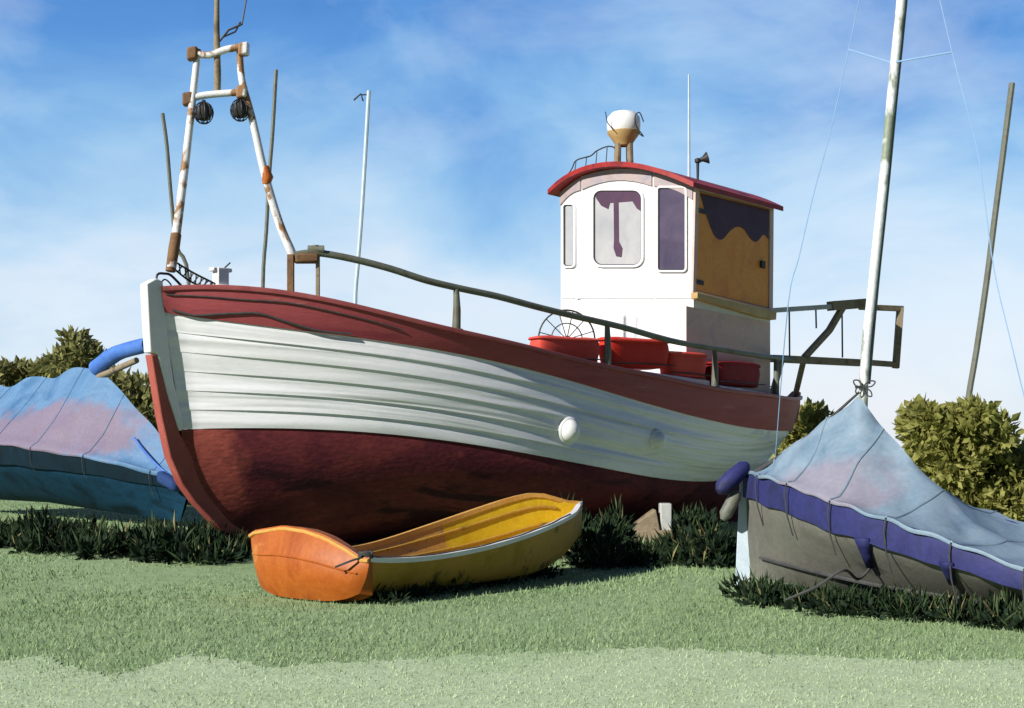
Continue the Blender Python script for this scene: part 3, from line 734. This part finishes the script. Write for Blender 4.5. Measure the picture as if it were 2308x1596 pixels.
def dsec(u, w, inset=0):
    """w from -1 far gunwale to 1 near gunwale, through the bottom"""
    b = bD(u)-inset*.9; b = max(b, .005); uu = u
    side = abs(w); zt_ = zN(u) if w > 0 else zF(u)
    z0 = dz0(u)+inset
    sh = min(1, side/.55)                       # bottom out to the chine, then up the side
    if side <= .55: o = b*.74*sh; z = z0+.05*sh**2
    else:
        t = (side-.55)/.45; o = b*(.74+.26*t**.7); z = z0+.05+(zt_-z0-.05)*t**1.05
    return SD+ED*(LD*(inset+.0)*(.4)+LD*u*(1-inset*.35))+MD*o*(1 if w > 0 else -1)+V((0,0,z))
dinghy = thing('dinghy', 'orange and yellow rowing dinghy lying on the grass in front of the fishing boat', 'dinghy', SD+ED*LD*.5)
UD = [i/30 for i in range(31)]; WD = [-1+2*k/24 for k in range(25)]
b = MB(); b.grid([[dsec(u,w) for w in WD] for u in UD]); b.build('hull', M['dside'], dinghy, smooth=50)
b = MB(); rows = [[dsec(u,w,.035) for w in WD][::-1] for u in UD if u <= .62]; b.grid(rows); b.build('inner_planking', M['amber'], dinghy, smooth=50)
b = MB(); rows = [[dsec(u,w,.035) for w in WD][::-1] for u in UD if u >= .58]; b.grid(rows); b.build('inner_bow', M['yellow'], dinghy, smooth=50)
for sg, m in ((1,'whitetrim'),(-1,'amber')):
    b = MB(); P = [dsec(u, sg)+V((0,0,.01)) for u in UD]; rows = []
    for (do, dzz) in ((.03,-.03),(.035,.02),(-.04,.025),(-.045,-.03),(.03,-.03)):
        rows.append([p+MD*do*sg*(1 if i < 29 else .2)+V((0,0,dzz)) for i, p in enumerate(P)])
    b.grid(rows if sg > 0 else [r for r in rows[::-1]]); b.build('gunwale', M[m], dinghy, smooth=50)
# crowned stern board
nl, nr = dsec(0,-1), dsec(0,1)
b = MB(); rows = []
NT_, NR_ = 20, 10
topimg = [(540,1216),(580,1194),(650,1183),(700,1190),(745,1206),(790,1232),(822,1256)]
for j in range(NR_+1):
    r_ = []
    for i in range(NT_+1):
        t = i/NT_; o = -bD(0)*1.12+2.24*bD(0)*t*.985
        base = SD+MD*o
        xi = CX+F*base.x/base.y
        zt_ = zat(interp(topimg, xi), base.y); z0 = .02+.10*(2*t-1)**4
        f = j/NR_
        pinch = 1-.16*(1-f)**2
        q = SD+MD*o*pinch - ED*(.20*math.sin(math.pi*min(1,max(0,t)))**.6*math.sin(math.pi*(.12+.80*f))+.02)
        r_.append(V((q.x,q.y,z0+(zt_-z0)*f)))
    rows.append(r_)
b.grid(rows)
back = [[p+ED*.10 if True else p for p in r_] for r_ in (rows[-1],)]
inner = [[V((SD+MD*((-1+2*i/NT_)*bD(0)*1.0)).to_tuple())+ED*.10+V((0,0,rows[j][i].z-.02)) for i in range(NT_+1)] for j in range(NR_+1)]
b.grid([rows[-1], inner[-1]]); b.grid(inner[::-1]); b.grid([[r_[0] for r_ in rows],[r_[0] for r_ in inner]]); b.grid([[r_[-1] for r_ in inner],[r_[-1] for r_ in rows]])
b.build('stern_board', M['orange'], dinghy, smooth=50)
b = MB(); b.tube([p-ED*.012+V((0,0,-.035)) for p in rows[-1]], .022, 8); b.build('stern_trim', M['amber'], dinghy)
b = MB(); b.tube([p-ED*.008 for p in rows[6]][1:-1], .010, 6); b.build('stern_batten', M['orange'], dinghy)
for w_ in (-.90,-.74,.80):
    b = MB(); P = [dsec(u, w_, .045) for u in np.linspace(.06,.93,30)]; b.tube(P, .020, 6); b.build('stringer', M['dside'], dinghy)
b = MB(); p, q = dsec(.40,-.68,.03), dsec(.40,.68,.03); b.bar(p, q, .20, .03); b.build('thwart', M['amber'], dinghy, bevel=.006)
b = MB(); c = nr+V((.0,0,.03))
for k in range(3):
    b.tube([c+V((math.cos(t+k)*.07, math.sin(t+k)*.05, .02+.03*math.sin(2*t+k))) for t in np.linspace(0,6.28,14)], .011, 5)
b.tube(resample([c, c+V((-.12,-.06,-.03)), c+V((-.30,-.08,-.10))],4), .012, 5); b.build('painter_knot', M['ropedark'], dinghy)
b = MB(); pp = [dsec(u,1)+V((0,0,.035))+MD*.01*math.sin(u*40) for u in np.linspace(0.01,.82,40)]; b.tube(pp, .010, 5); b.build('gunwale_rope', M['ropedark'], dinghy)

# ================================================================== BOATS UNDER TARPAULIN
def small_boat(root, B0, e, m, L, b_, zG, band, hullM, bandM, u0, zbot, stemM=None):
    """near side = m; returns gunwale function"""
    def hb(u): return half(u, b_, .55, 2.0, .8, 4.0, .05)*(1 if u < .8 else 1)
    def hb(u): return max(.04, b_*(1-(1-min(1,u/.55))**2.0)*(1-.25*max(0,(u-.6)/.4)**2))
    def pt(u, v, sg): # v 0 keel .. 1 gunwale
        f = v**.5 if u > .15 else v**.8
        o = hb(u)*(.12+.88*min(1,(v*1.5))**.7)
        p = B0+e*(u*L+u0*(1-v))+m*o*sg; zg = zG(u)
        return V((p.x,p.y,zbot(u)+(zg-zbot(u))*v))
    U_ = [i/30 for i in range(31)]; bd = MB()
    V_ = [k/10 for k in range(11)]
    for sg in (1,-1):
        rows = [[pt(u,v,sg) for v in V_] for u in U_]; bd.grid(rows if sg < 0 else [r[::-1] for r in rows])
    bd.grid([[pt(1,v,1) for v in V_],[pt(1,v,-1) for v in V_]]); bd.grid([[pt(u,0,1) for u in U_],[pt(u,0,-1) for u in U_]])
    bd.build('hull', hullM, root, smooth=60)
    if band:
        bd = MB()
        for sg in (1,-1):
            rows = []
            for (dv, off) in ((1.0,.03),(1-.35*band,.055),(1-band,.05),(1-band,.0),(1.0,-.03),(1.0,.03)):
                rows.append([pt(u,max(0,dv if dv > .99 else 1-(1-dv)*(.75+.5*u)),sg)+m*sg*off+V((0,0,.02*math.sin(u*37)*math.sin(u*11) if dv < .9 else .012)) for u in U_])
            bd.grid(rows if sg > 0 else rows[::-1])
        bd.build('rubbing_band', bandM, root, smooth=60)
    return lambda u, sg: pt(u,1,sg), pt
def tarp(name, label, gun, ridge, u0, u1, m, matl, cloth_sag=.10, skirt=.10, side=V((0,0,0)), n=64, seed=1):
    """cloth from gunwale to ridge(u) to gunwale"""
    rr = random.Random(seed); b = MB(); rows = []
    K = 12
    for i in range(n+1):
        u = u0+(u1-u0)*i/n; i = i*26/n; a, c = gun(u,1), gun(u,-1); r_ = ridge(u); row = []
        for k in range(2*K+1):
            if k <= K: p = a.lerp(r_, k/K); t = k/K
            else: p = r_.lerp(c, (k-K)/K); t = 1-(k-K)/K
            s_ = cloth_sag*math.sin(math.pi*t)*(.7+.3*math.sin(i*.9+seed))
            fd = 4*t*(1-t)*(.05*(.5-abs(math.sin(i*.62+.25*math.sin(k*.5+seed))))+.03*(.5-abs(math.sin(i*1.15+k*.16+seed))))
            p = p+V((0,0,-s_))+m*(fd if k <= K else -fd)+V((0,0,fd*.6))+V((math.sin(i*1.7+k*.6)*.012, math.cos(i*1.3+k*.9)*.012, math.sin(i*2.1-k*.5)*.012))
            row.append(p)
        row[0] = row[0]+m*.05+V((0,0,.03)); row[-1] = row[-1]-m*.05+V((0,0,.03))
        ra = [row[0]+m*.012+V((0,0,-skirt*(.6+.10*math.sin(i*.8))))]+row+[row[-1]-m*.012+V((0,0,-skirt*.7))]
        rows.append(ra)
    b.grid(rows); o = b.build(name, matl, None, smooth=60, solid=.012, loc=gun((u0+u1)/2,1)); tag(o, label, 'tarpaulin')
    for q in range(5, n-3, 11):
        sb = MB(); sb.tube([p+V((0,0,.008))+m*(.008 if k <= K else -.008) for k, p in enumerate(rows[q][1:-1])], .010, 5); sb.build('seam', matl, o)
        for k_, sg in ((1,1),(-2,-1)):
            hb_ = rows[q][k_]+m*.02*sg; cb = MB(); cb.tube([hb_, hb_+m*.025*sg+V((0,0,-.12)), hb_+m*(-.01)*sg+V((0,0,-.34)), hb_-m*.10*sg+V((0,0,-.55))], .008, 5); cb.build('tie_cord', M['ropedark'], o)
    return o

# --- right boat
B0 = V((2.66,16.0,0)); eR = V((.62,-.785,0)).normalized(); mR = V((-.785,-.62,0)).normalized(); LR = 4.7
def hbR(u): return max(.04, .85*(1-(1-min(1,u/.55))**2.0)*(1-.25*max(0,(u-.6)/.4)**2))
GR = [(1600,1050),(1690,1070),(1760,1085),(1850,1122),(1930,1152),(2000,1177),(2100,1205),(2200,1240),(2307,1288),(2400,1330),(2600,1400)]
def fit2(cur, B0, e, m, L, hb, deg=4):
    us = np.linspace(0,1,40); zs = []
    for u in us:
        p = B0+e*u*L+m*hb(u); zs.append(zat(interp(cur, CX+F*p.x/p.y), p.y))
    c_ = np.polyfit(us, zs, deg); return lambda u: float(np.polyval(c_, u))
zGR = fit2(GR, B0, eR, mR, LR, hbR)
rb = thing('small_sailing_boat', 'grey taupe sailing boat with indigo rubbing band and white mast beside the grass edge', 'sailing boat', B0+eR*2)
gunR, ptR = small_boat(rb, B0, eR, mR, LR, .85, zGR, .30, M['hulltaupe'], M['indigo'], .0, lambda u: .06+.10*max(0,1-u/.5)**1.5)
b = MB(); b.prism([V((B0.x-.16,B0.y-.02,.03)), V((B0.x+.04,B0.y-.05,.03)), V((B0.x+.06,B0.y-.05,zGR(0)+.03)), V((B0.x-.10,B0.y-.02,zGR(0)+.05))], V((.05,.10,0))); b.build('stem_post', M['paleblue'], rb, bevel=.015)
apx = 1.55; mast_xy = B0+eR*apx; zap = zat(878, mast_xy.y)
def ridgeR(u):
    s = u*LR; p = B0+eR*s
    z0 = zGR(.03)+.05; 
    if s < apx: z = z0+(zap-z0)*(s/apx)**1.05
    else:
        t = min(1,(s-apx)/(3.05-apx)); z = zap+(zGR(.65)+.05-zap)*t**.84
        if s > 3.05: z = zGR(u)+.06
    return V((p.x,p.y,z-.06))
tr = tarp('tarpaulin', 'pale blue grey tarpaulin tented over the small sailing boat from its mast', gunR, ridgeR, .02, .90, mR, M['tarpgrey'], .05, .05, seed=2)
ms = MB(); mp = [mast_xy+V((0,0,.25)), at(1946,865,mast_xy.y), at(1966,640,mast_xy.y), at(1988,430,mast_xy.y), at(2008,220,mast_xy.y), at(2030,0,mast_xy.y), at(2040,-120,mast_xy.y)]
ms.tube(resample(mp,4), .048, 10); mo = ms.build('mast', M['mastsilver'], rb)
ms = MB(); ms.tube([p+V((.055,.02,0)) for p in resample(mp[1:],4)], .020, 8); ms.build('mast_track', M['olive'], mo)
Ym = mast_xy.y
ms = MB(); ms.tube([at(1912,112,Ym+.5), at(2008,142,Ym), at(2145,118,Ym-.5)], .009, 6); ms.build('spreader', M['wire'], mo)
for pts in ([(1960,-120,.3),(1912,112,.5),(1870,300,.4),(1835,430,.3),(1800,580,.0),(1775,690,-.2),(1745,1052,1.0)],[(2090,-120,-.3),(2145,118,-.5),(2200,330,-.8),(2218,450,-1),(2240,610,-1.2),(2275,760,-1.5),(2330,980,-1.7),(2420,1290,-2.6)]):
    ms = MB(); ms.tube(resample([at(x,y,Ym+dy) for x,y,dy in pts],4), .0055, 5); ms.build('stay', M['wire'], mo)
ms = MB(); c = at(1944,872,Ym-.06)
for a0, ll in ((.4,.13),(2.6,.12),(3.8,.10),(5.4,.13)):
    q = c+V((math.cos(a0)*ll,-.03,math.sin(a0)*ll)); sidev = V((-math.sin(a0),0,math.cos(a0)))*.03
    ms.tube(resample([c, c.lerp(q,.6)+sidev, q, c.lerp(q,.6)-sidev, c],4), .008, 5)
ms.tube([c+V((math.cos(t)*.058,.06+math.sin(t)*.058,0)) for t in np.linspace(0,6.28,14)], .012, 5)
ro = ms.build('lashing_rope', M['ropedark']); tag(ro, 'dark rope bow knotted round the white mast at the tarpaulin peak', 'rope')
ms = MB(); q0, q1 = at(1938,882,Ym), V(gunR(.02,1))+V((.06,0,.03)); ms.tube(resample([q0, q0.lerp(q1,.5)+V((.02,0,-.04)), q1],6), [.012+.022*(i/12) for i in range(13)], 6)
ro = ms.build('ridge_rope', M['ropedark']); tag(ro, 'dark rope running down the tarpaulin edge from mast knot to bow', 'rope')
# canvas flaps and the tie line under the hull
for xx, yy, w_, hh in ((1952,1178,.17,.36),(2140,1268,.15,.28)):
    u = min([i/200 for i in range(200)], key=lambda u: abs(img(gunR(u,1))[0]-xx)); p = ptR(u,.74,1)+mR*.075; q = ptR(u-.02,.40,1)+mR*.05
    b = MB(); d = eR*w_*.5; rows = []
    for t in (0,.3,.6,1): 
        c = p.lerp(q,t); k = 1-.55*t; rows.append([c-d*k, c+mR*.02, c+d*k])
    b.grid(rows); fo = b.build('tie_flap', M['indigo'], rb, solid=.02, smooth=60)
    if xx < 2000: flap_end = q
u2 = .10
b = MB(); lx = [flap_end, flap_end+V((-.15,-.12,-.10)), at(1900,1285,13.3), at(1840,1322,13.4), at(1770,1352,13.8)]
b.tube(resample(lx,6), .015, 6); ro = b.build('mooring_rope', M['ropedark']); tag(ro, 'dark rope trailing from the indigo flap down to the grass', 'rope')
b = MB(); b.tube(resample([ptR(u, .22-.08*u, 1)+mR*.03 for u in np.linspace(.06,.85,10)],3), .02, 6); b.build('chine_strip', M['ropedark'], rb)
# blue fender on the bow of the right boat
fe = MB(); a, c = at(1684,1046,15.9), at(1618,1108,15.75); d = (c-a); 
fe.tube([a, a.lerp(c,.12), a.lerp(c,.5), a.lerp(c,.88), c], [.04,.085,.10,.09,.04], 14); 
fr = fe.build('fender', M['indigo'], None); tag(fr, 'indigo canvas fender hung across the bow of the taupe sailing boat', 'fender')
fe = MB(); a, c = at(1662,1108,15.85), at(1628,1172,15.8); fe.tube([a, a.lerp(c,.2), a.lerp(c,.8), c], [.04,.075,.075,.03], 12); fr = fe.build('fender', M['olive'], None); tag(fr, 'grey green fender hanging below the indigo fender at the bow', 'fender')

# --- left boat
B0L = V((-6.35,28.3,0)); eL = V((-.71,.704,0)).normalized(); mL = V((-.704,-.71,0)).normalized(); LL = 10.5
def hbL(u): return max(.04, 1.25*(1-(1-min(1,u/.55))**2.0)*(1-.25*max(0,(u-.6)/.4)**2))
GL = [(-300,960),(-100,985),(0,1000),(110,1014),(220,1032),(330,1058),(390,1078),(440,1085)]
zGL = fit2(GL, B0L, eL, mL, LL, hbL, 3)
lb_ = thing('covered_boat', 'teal hulled boat under a blue tarpaulin at the left edge', 'covered boat', B0L+eL*4)
gunL, ptL = small_boat(lb_, B0L, eL, mL, LL, 1.25, zGL, .34, M['teal'], M['tealdark'], .45, lambda u: .12+.25*min(1,u*2))
def ridgeL(u):
    s = u*LL; p = B0L+eL*s; sa = 3.75; za = zat(826, (B0L+eL*sa).y)
    if s < sa: z = zGL(.02)+.1+(za-zGL(.02)-.1)*(s/sa)**.95
    else: z = za+(zat(866, (B0L+eL*8).y)-za)*(s-sa)/(8-sa)
    return V((p.x,p.y,z+.07*math.sin(s*3)*(1 if s > sa else 0)))
tl = tarp('tarpaulin', 'sky blue tarpaulin with pink faded patch over the teal boat', gunL, ridgeL, .01, .97, mL, M['tarpblue'], .10, .12, seed=4)
pA = ridgeL(3.7/LL); 
b = MB(); b.tube(resample([pA+V((-.05,0,-.02)), at(262,797,30.4), at(332,777,29.6)],4), [.19,.18,.17,.18,.17,.16,.16,.16,.14], 14)
pl = b.build('rolled_cloth', M['cobalt']); tag(pl, 'bright blue rolled cloth on a spar sticking out of the tarpaulin peak', 'rolled cloth')
b = MB(); b.tube([pA+V((-.4,.3,-.30)), at(250,838,30.5), at(308,812,29.9)], .065, 10); b.build('spar', M['timber'], lb_)
b = MB(); tops = []
P = [gunL(u,1).lerp(ridgeL(u), k)+mL*.05+V((0,0,.03-.07*math.sin(math.pi*k))) for u, k in ((.165,.62),(.13,.52),(.10,.40),(.075,.26),(.055,.10),(.045,.0))]
b.tube(resample(P,4), .028, 6); b.build('tie_strap', M['cobalt'], tl)
b = MB(); c = at(395,1078,28.1); b.box(c+V((-.12,0,-.06)), (.60,.26,.26), V((.8,-.6,-.35)));  b.build('bow_pad', M['navy'], lb_, bevel=.09)

# ================================================================== DISTANT YACHTS (hulls mostly hidden behind the fishing boat)
def yacht(label, pts, Y, m, ang, r=.06, hullL=6.5, extra=None):
    x, y = pts[-1]; base = at(x, y, Y); root = thing('yacht', label, 'yacht', (base.x, base.y, 0), 'yachts standing behind the boats')
    e = V((math.cos(ang), math.sin(ang), 0)); nn = V((-e.y,e.x,0)); b = MB()
    for sg in (1,-1):
        rows = []
        for i in range(17):
            u = i/16; hb = 1.0*(1-(1-min(1,u/.6))**2)*(1-.3*max(0,(u-.6)/.4)**2)+.03
            rows.append([V((base.x,base.y,0))+e*((u-.45)*hullL+.3*(v-1)*(1-u))+nn*sg*hb*(.1+.9*v**.6)+V((0,0,.15+1.25*v)) for v in (0,.2,.4,.6,.8,1)])
        b.grid(rows if sg > 0 else rows[::-1])
        b.grid([[r_[-1] for r_ in rows],[V((base.x,base.y,1.45))+e*((i/16-.45)*hullL) for i in range(17)]])
        b.add(rows[-1]+[V((base.x,base.y,0))+e*.55*hullL+V((0,0,.15+1.25*v)) for v in (0,.2,.4,.6,.8,1)], [(k,k+1,k+7,k+6) for k in range(5)])
    b.build('hull', M['yachthull'], root, smooth=50)
    b = MB(); b.box(V((base.x,base.y,.0))+V((0,0,.12)), (hullL*.5,.25,.3), e); b.build('keel', M['black'], root)
    b = MB(); P = [at(px,py,Y) for px,py in pts]; P.append(V((P[-1].x,P[-1].y,1.2)))
    b.tube(resample(P,4), r, 8); mo = b.build('mast', m, root)
    if extra: extra(mo)
    return root
yacht('yacht whose thin olive mast leans behind the left leg of the bow frame', [(366,256),(376,330),(386,450),(398,555),(425,640)], 42, M['olive'], R(95), .058)
yacht('yacht whose grey green mast rises behind the right leg of the bow frame', [(622,158),(614,300),(607,390),(600,520),(592,655)], 42, M['olive'], R(60), .058)
def vane(mo):
    b = MB(); b.tube([at(797,226,43), at(813,212,43), at(818,228,43)], .03, 5); b.tube([at(813,214,43), at(830,214,43)], .02, 5); b.build('wind_vane', M['black'], mo)
yacht('yacht with a pale mast and small black wind vane behind the handrail', [(831,205),(824,330),(815,480),(806,600),(800,700)], 43, M['paleblue'], R(30), .06, extra=vane)
yacht('yacht with a green grey mast rising out of the olive bush', [(2280,188),(2262,330),(2240,500),(2222,640),(2200,790),(2178,930)], 27, M['olive'], R(85), .06, 5)

# ================================================================== BUSHES AND WEEDS
G = 'olive bushes behind the boats'
bush('bush', 'low olive bush behind the blue tarpaulin at the far left', [(-60,880,90,60),(20,860,75,40),(90,862,60,32),(140,850,35,30)], 44, 2.6, 2600, .34, M['bushL'], G, 11, shape=.55)
bush('bush', 'taller olive bush rising above the peak of the blue tarpaulin', [(150,822,40,32),(185,808,42,40),(205,835,32,40),(120,840,30,25),(170,770,20,22)], 43, 2.2, 1700, .32, M['bushL'], G, 12, shape=.55)
bush('bush', 'olive bush between the blue tarpaulin and the fishing boat stem', [(270,890,50,45),(310,920,60,65),(345,965,40,65),(300,985,60,60)], 38, 2.2, 2600, .30, M['bushL'], G, 13, shape=.55)
bush('bush', 'small olive bush at the stern of the fishing boat', [(1800,965,52,45),(1830,950,48,36),(1780,1005,45,42),(1840,1010,60,60)], 35.5, 1.6, 2200, .25, M['bush'], G, 14, shape=.55)
bush('bush', 'large olive bush behind the pale tarpaulin at the right edge', [(2085,970,46,44),(2150,962,52,36),(2215,980,42,48),(2130,1040,70,70),(2220,1070,80,75),(2290,1085,60,80),(2200,1150,85,80),(2280,1180,70,90),(2075,935,22,26),(2190,932,24,26)], 22, 2.4, 9500, .165, M['bush'], G, 15, shape=.62)

def weeds(label, pts, n, size, hgt, seed, Yspread):
    """tufts on the ground; pts = survey marks (x, y on the ground)"""
    cs = []; rr = random.Random(seed)
    for (x, y) in pts:
        tall = rr.random()**1.5
        if 1395 < x < 1515 and y < 1300: tall = -.15
        for k in range(3):
            yy = y+rr.uniform(-10,10); Y = H*F/(yy-YH); p = at(x+rr.uniform(-16,16), yy, Y); hh = hgt*(.35+.9*tall)*rr.uniform(.7,1.2); p.z = hh*.35
            cs.append((p, (.24*rr.uniform(.6,1.3), Yspread*rr.uniform(.6,1.2), hh*.75)))
    b = MB(); leaf_cloud(b, cs, n, size*.85, up=.5, seed=seed, shape=.5); leaf_cloud(b, cs, int(n*.7), size*1.25, up=1.5, seed=seed+50, shape=.11)
    k0 = n*4; o = b.build('weeds', [M['weeddark'], M['weedblade'], M['drystalk']], None, smooth=None)
    for q, pl_ in enumerate(o.data.polygons): pl_.material_index = (2 if (q//4)%15 == 0 else 1) if q >= k0 else 0
    tag(o, label, 'weeds', kind='stuff'); return o
weeds('dark green weeds in front of the teal covered boat', [(x, 1225+.12*x*(.6)+ (8 if i%2 else -6)) for i, x in enumerate(range(-60,520,26))], 3200, .24, .34, 21, .5)
weeds('dark green weeds in front of the stern of the fishing boat', [(x, 1262+(8 if i%2 else -8)) for i, x in enumerate(range(1290,1660,24))], 3600, .19, .46, 22, .4)
weeds('dark green weeds along the bottom of the taupe sailing boat', [(x, 1352+.09*(x-1680)+(6 if i%2 else -6)) for i, x in enumerate(range(1690,2380,28))], 2600, .15, .17, 23, .2)
weeds('dark weeds sprouting under the near side of the orange dinghy', [(x, 1352-.16*(x-850)+(3 if i%2 else -3)) for i, x in enumerate(range(850,1230,22))], 1000, .12, .13, 24, .10)
weeds('dark weeds at the foot of the fishing boat stem', [(480,1232),(505,1236),(525,1240),(545,1238)], 600, .18, .34, 25, .3)

# ================================================================== SKY, SUN, CAMERA
sun_dir = V((-.755,-.66,.53)).normalized()
el = math.asin(sun_dir.z); az = math.atan2(sun_dir.x, sun_dir.y)
w = bpy.data.worlds.new('World'); S.world = w; nt = NT(w)
sky = nt.n('ShaderNodeTexSky', sky_type='NISHITA', sun_disc=False, sun_elevation=el, sun_rotation=az)
tc = nt.n('ShaderNodeTexCoord'); sep = nt.n('ShaderNodeSeparateXYZ', {'Vector': tc.outputs['Generated']})
# deep blue overhead thinning to milky air low down, broken by soft cloud washes
n1 = nt.n('ShaderNodeTexNoise', {'Vector': nt.n('ShaderNodeMapping', {'Vector': tc.outputs['Generated'], 'Scale': (3.2,3.2,6.5), 'Location': (1.3,.4,.2)}).outputs[0], 'Scale': 1.5, 'Detail': 6.0, 'Roughness': .56, 'Distortion': .4})
hgt = nt.n('ShaderNodeMath', {0: sep.outputs['Z'], 1: nt.n('ShaderNodeMath', {0: nt.n('ShaderNodeMath', {0: n1.outputs['Fac'], 1: .5}, operation='SUBTRACT').outputs[0], 1: .30}, operation='MULTIPLY').outputs[0]}, operation='ADD')
blue = ramp(nt, hgt.outputs[0], [(0,lin((216,221,231))),(.085,lin((199,214,230))),(.15,lin((165,198,226))),(.215,lin((124,172,217))),(.29,lin((76,136,203))),(.42,lin((46,104,178))),(.62,lin((24,58,118)))])
blue10 = mixc(nt, 1.0, blue, (10,10,10), 'MULTIPLY')
skyc = mixc(nt, .84, sky.outputs['Color'], blue10)
n2 = nt.n('ShaderNodeTexNoise', {'Vector': nt.n('ShaderNodeMapping', {'Vector': tc.outputs['Generated'], 'Scale': (2.2,2.2,5), 'Location': (4.3,2.4,.9)}).outputs[0], 'Scale': 2.0, 'Detail': 7.0, 'Roughness': .56, 'Distortion': .35})
cm = ramp(nt, n2.outputs['Fac'], [(.48,(0,0,0)),(.80,(.48,.48,.48))])
yy = nt.n('ShaderNodeMapRange', {'Value': sep.outputs['Y'], 'From Min': -.45, 'From Max': .40}).outputs[0]
back = ramp(nt, yy, [(0,(.14,.18,.28)),(.45,(.40,.46,.58)),(1,(1,1,1))])
skyc = mixc(nt, cm, skyc, tuple(10*v for v in lin((216,225,235))))
skyc = mixc(nt, 1.0, skyc, back, 'MULTIPLY')
bg = nt.n('ShaderNodeBackground', {'Color': skyc, 'Strength': .1}); out = nt.n('ShaderNodeOutputWorld'); nt.t.links.new(bg.outputs[0], out.inputs[0])
sl = bpy.data.lights.new('sun', 'SUN'); sl.energy = 5.0; sl.angle = R(.5); sl.color = (1,.965,.90)
so = bpy.data.objects.new('sun', sl); COL.objects.link(so); so.rotation_euler = (-sun_dir).to_track_quat('-Z','Y').to_euler()
cd = bpy.data.cameras.new('camera'); co = bpy.data.objects.new('camera', cd); COL.objects.link(co); S.camera = co
co.location = (0,0,H); co.rotation_euler = (R(90),0,0); cd.sensor_width = 36; cd.lens = F*36/2307; cd.shift_y = (YH-798)/2307; cd.clip_end = 4000; cd.clip_start = .1
S.view_settings.view_transform = 'Standard'; S.view_settings.look = 'None'; S.view_settings.exposure = .34; S.view_settings.gamma = 1
S.render.resolution_x = 1024; S.render.resolution_y = 708
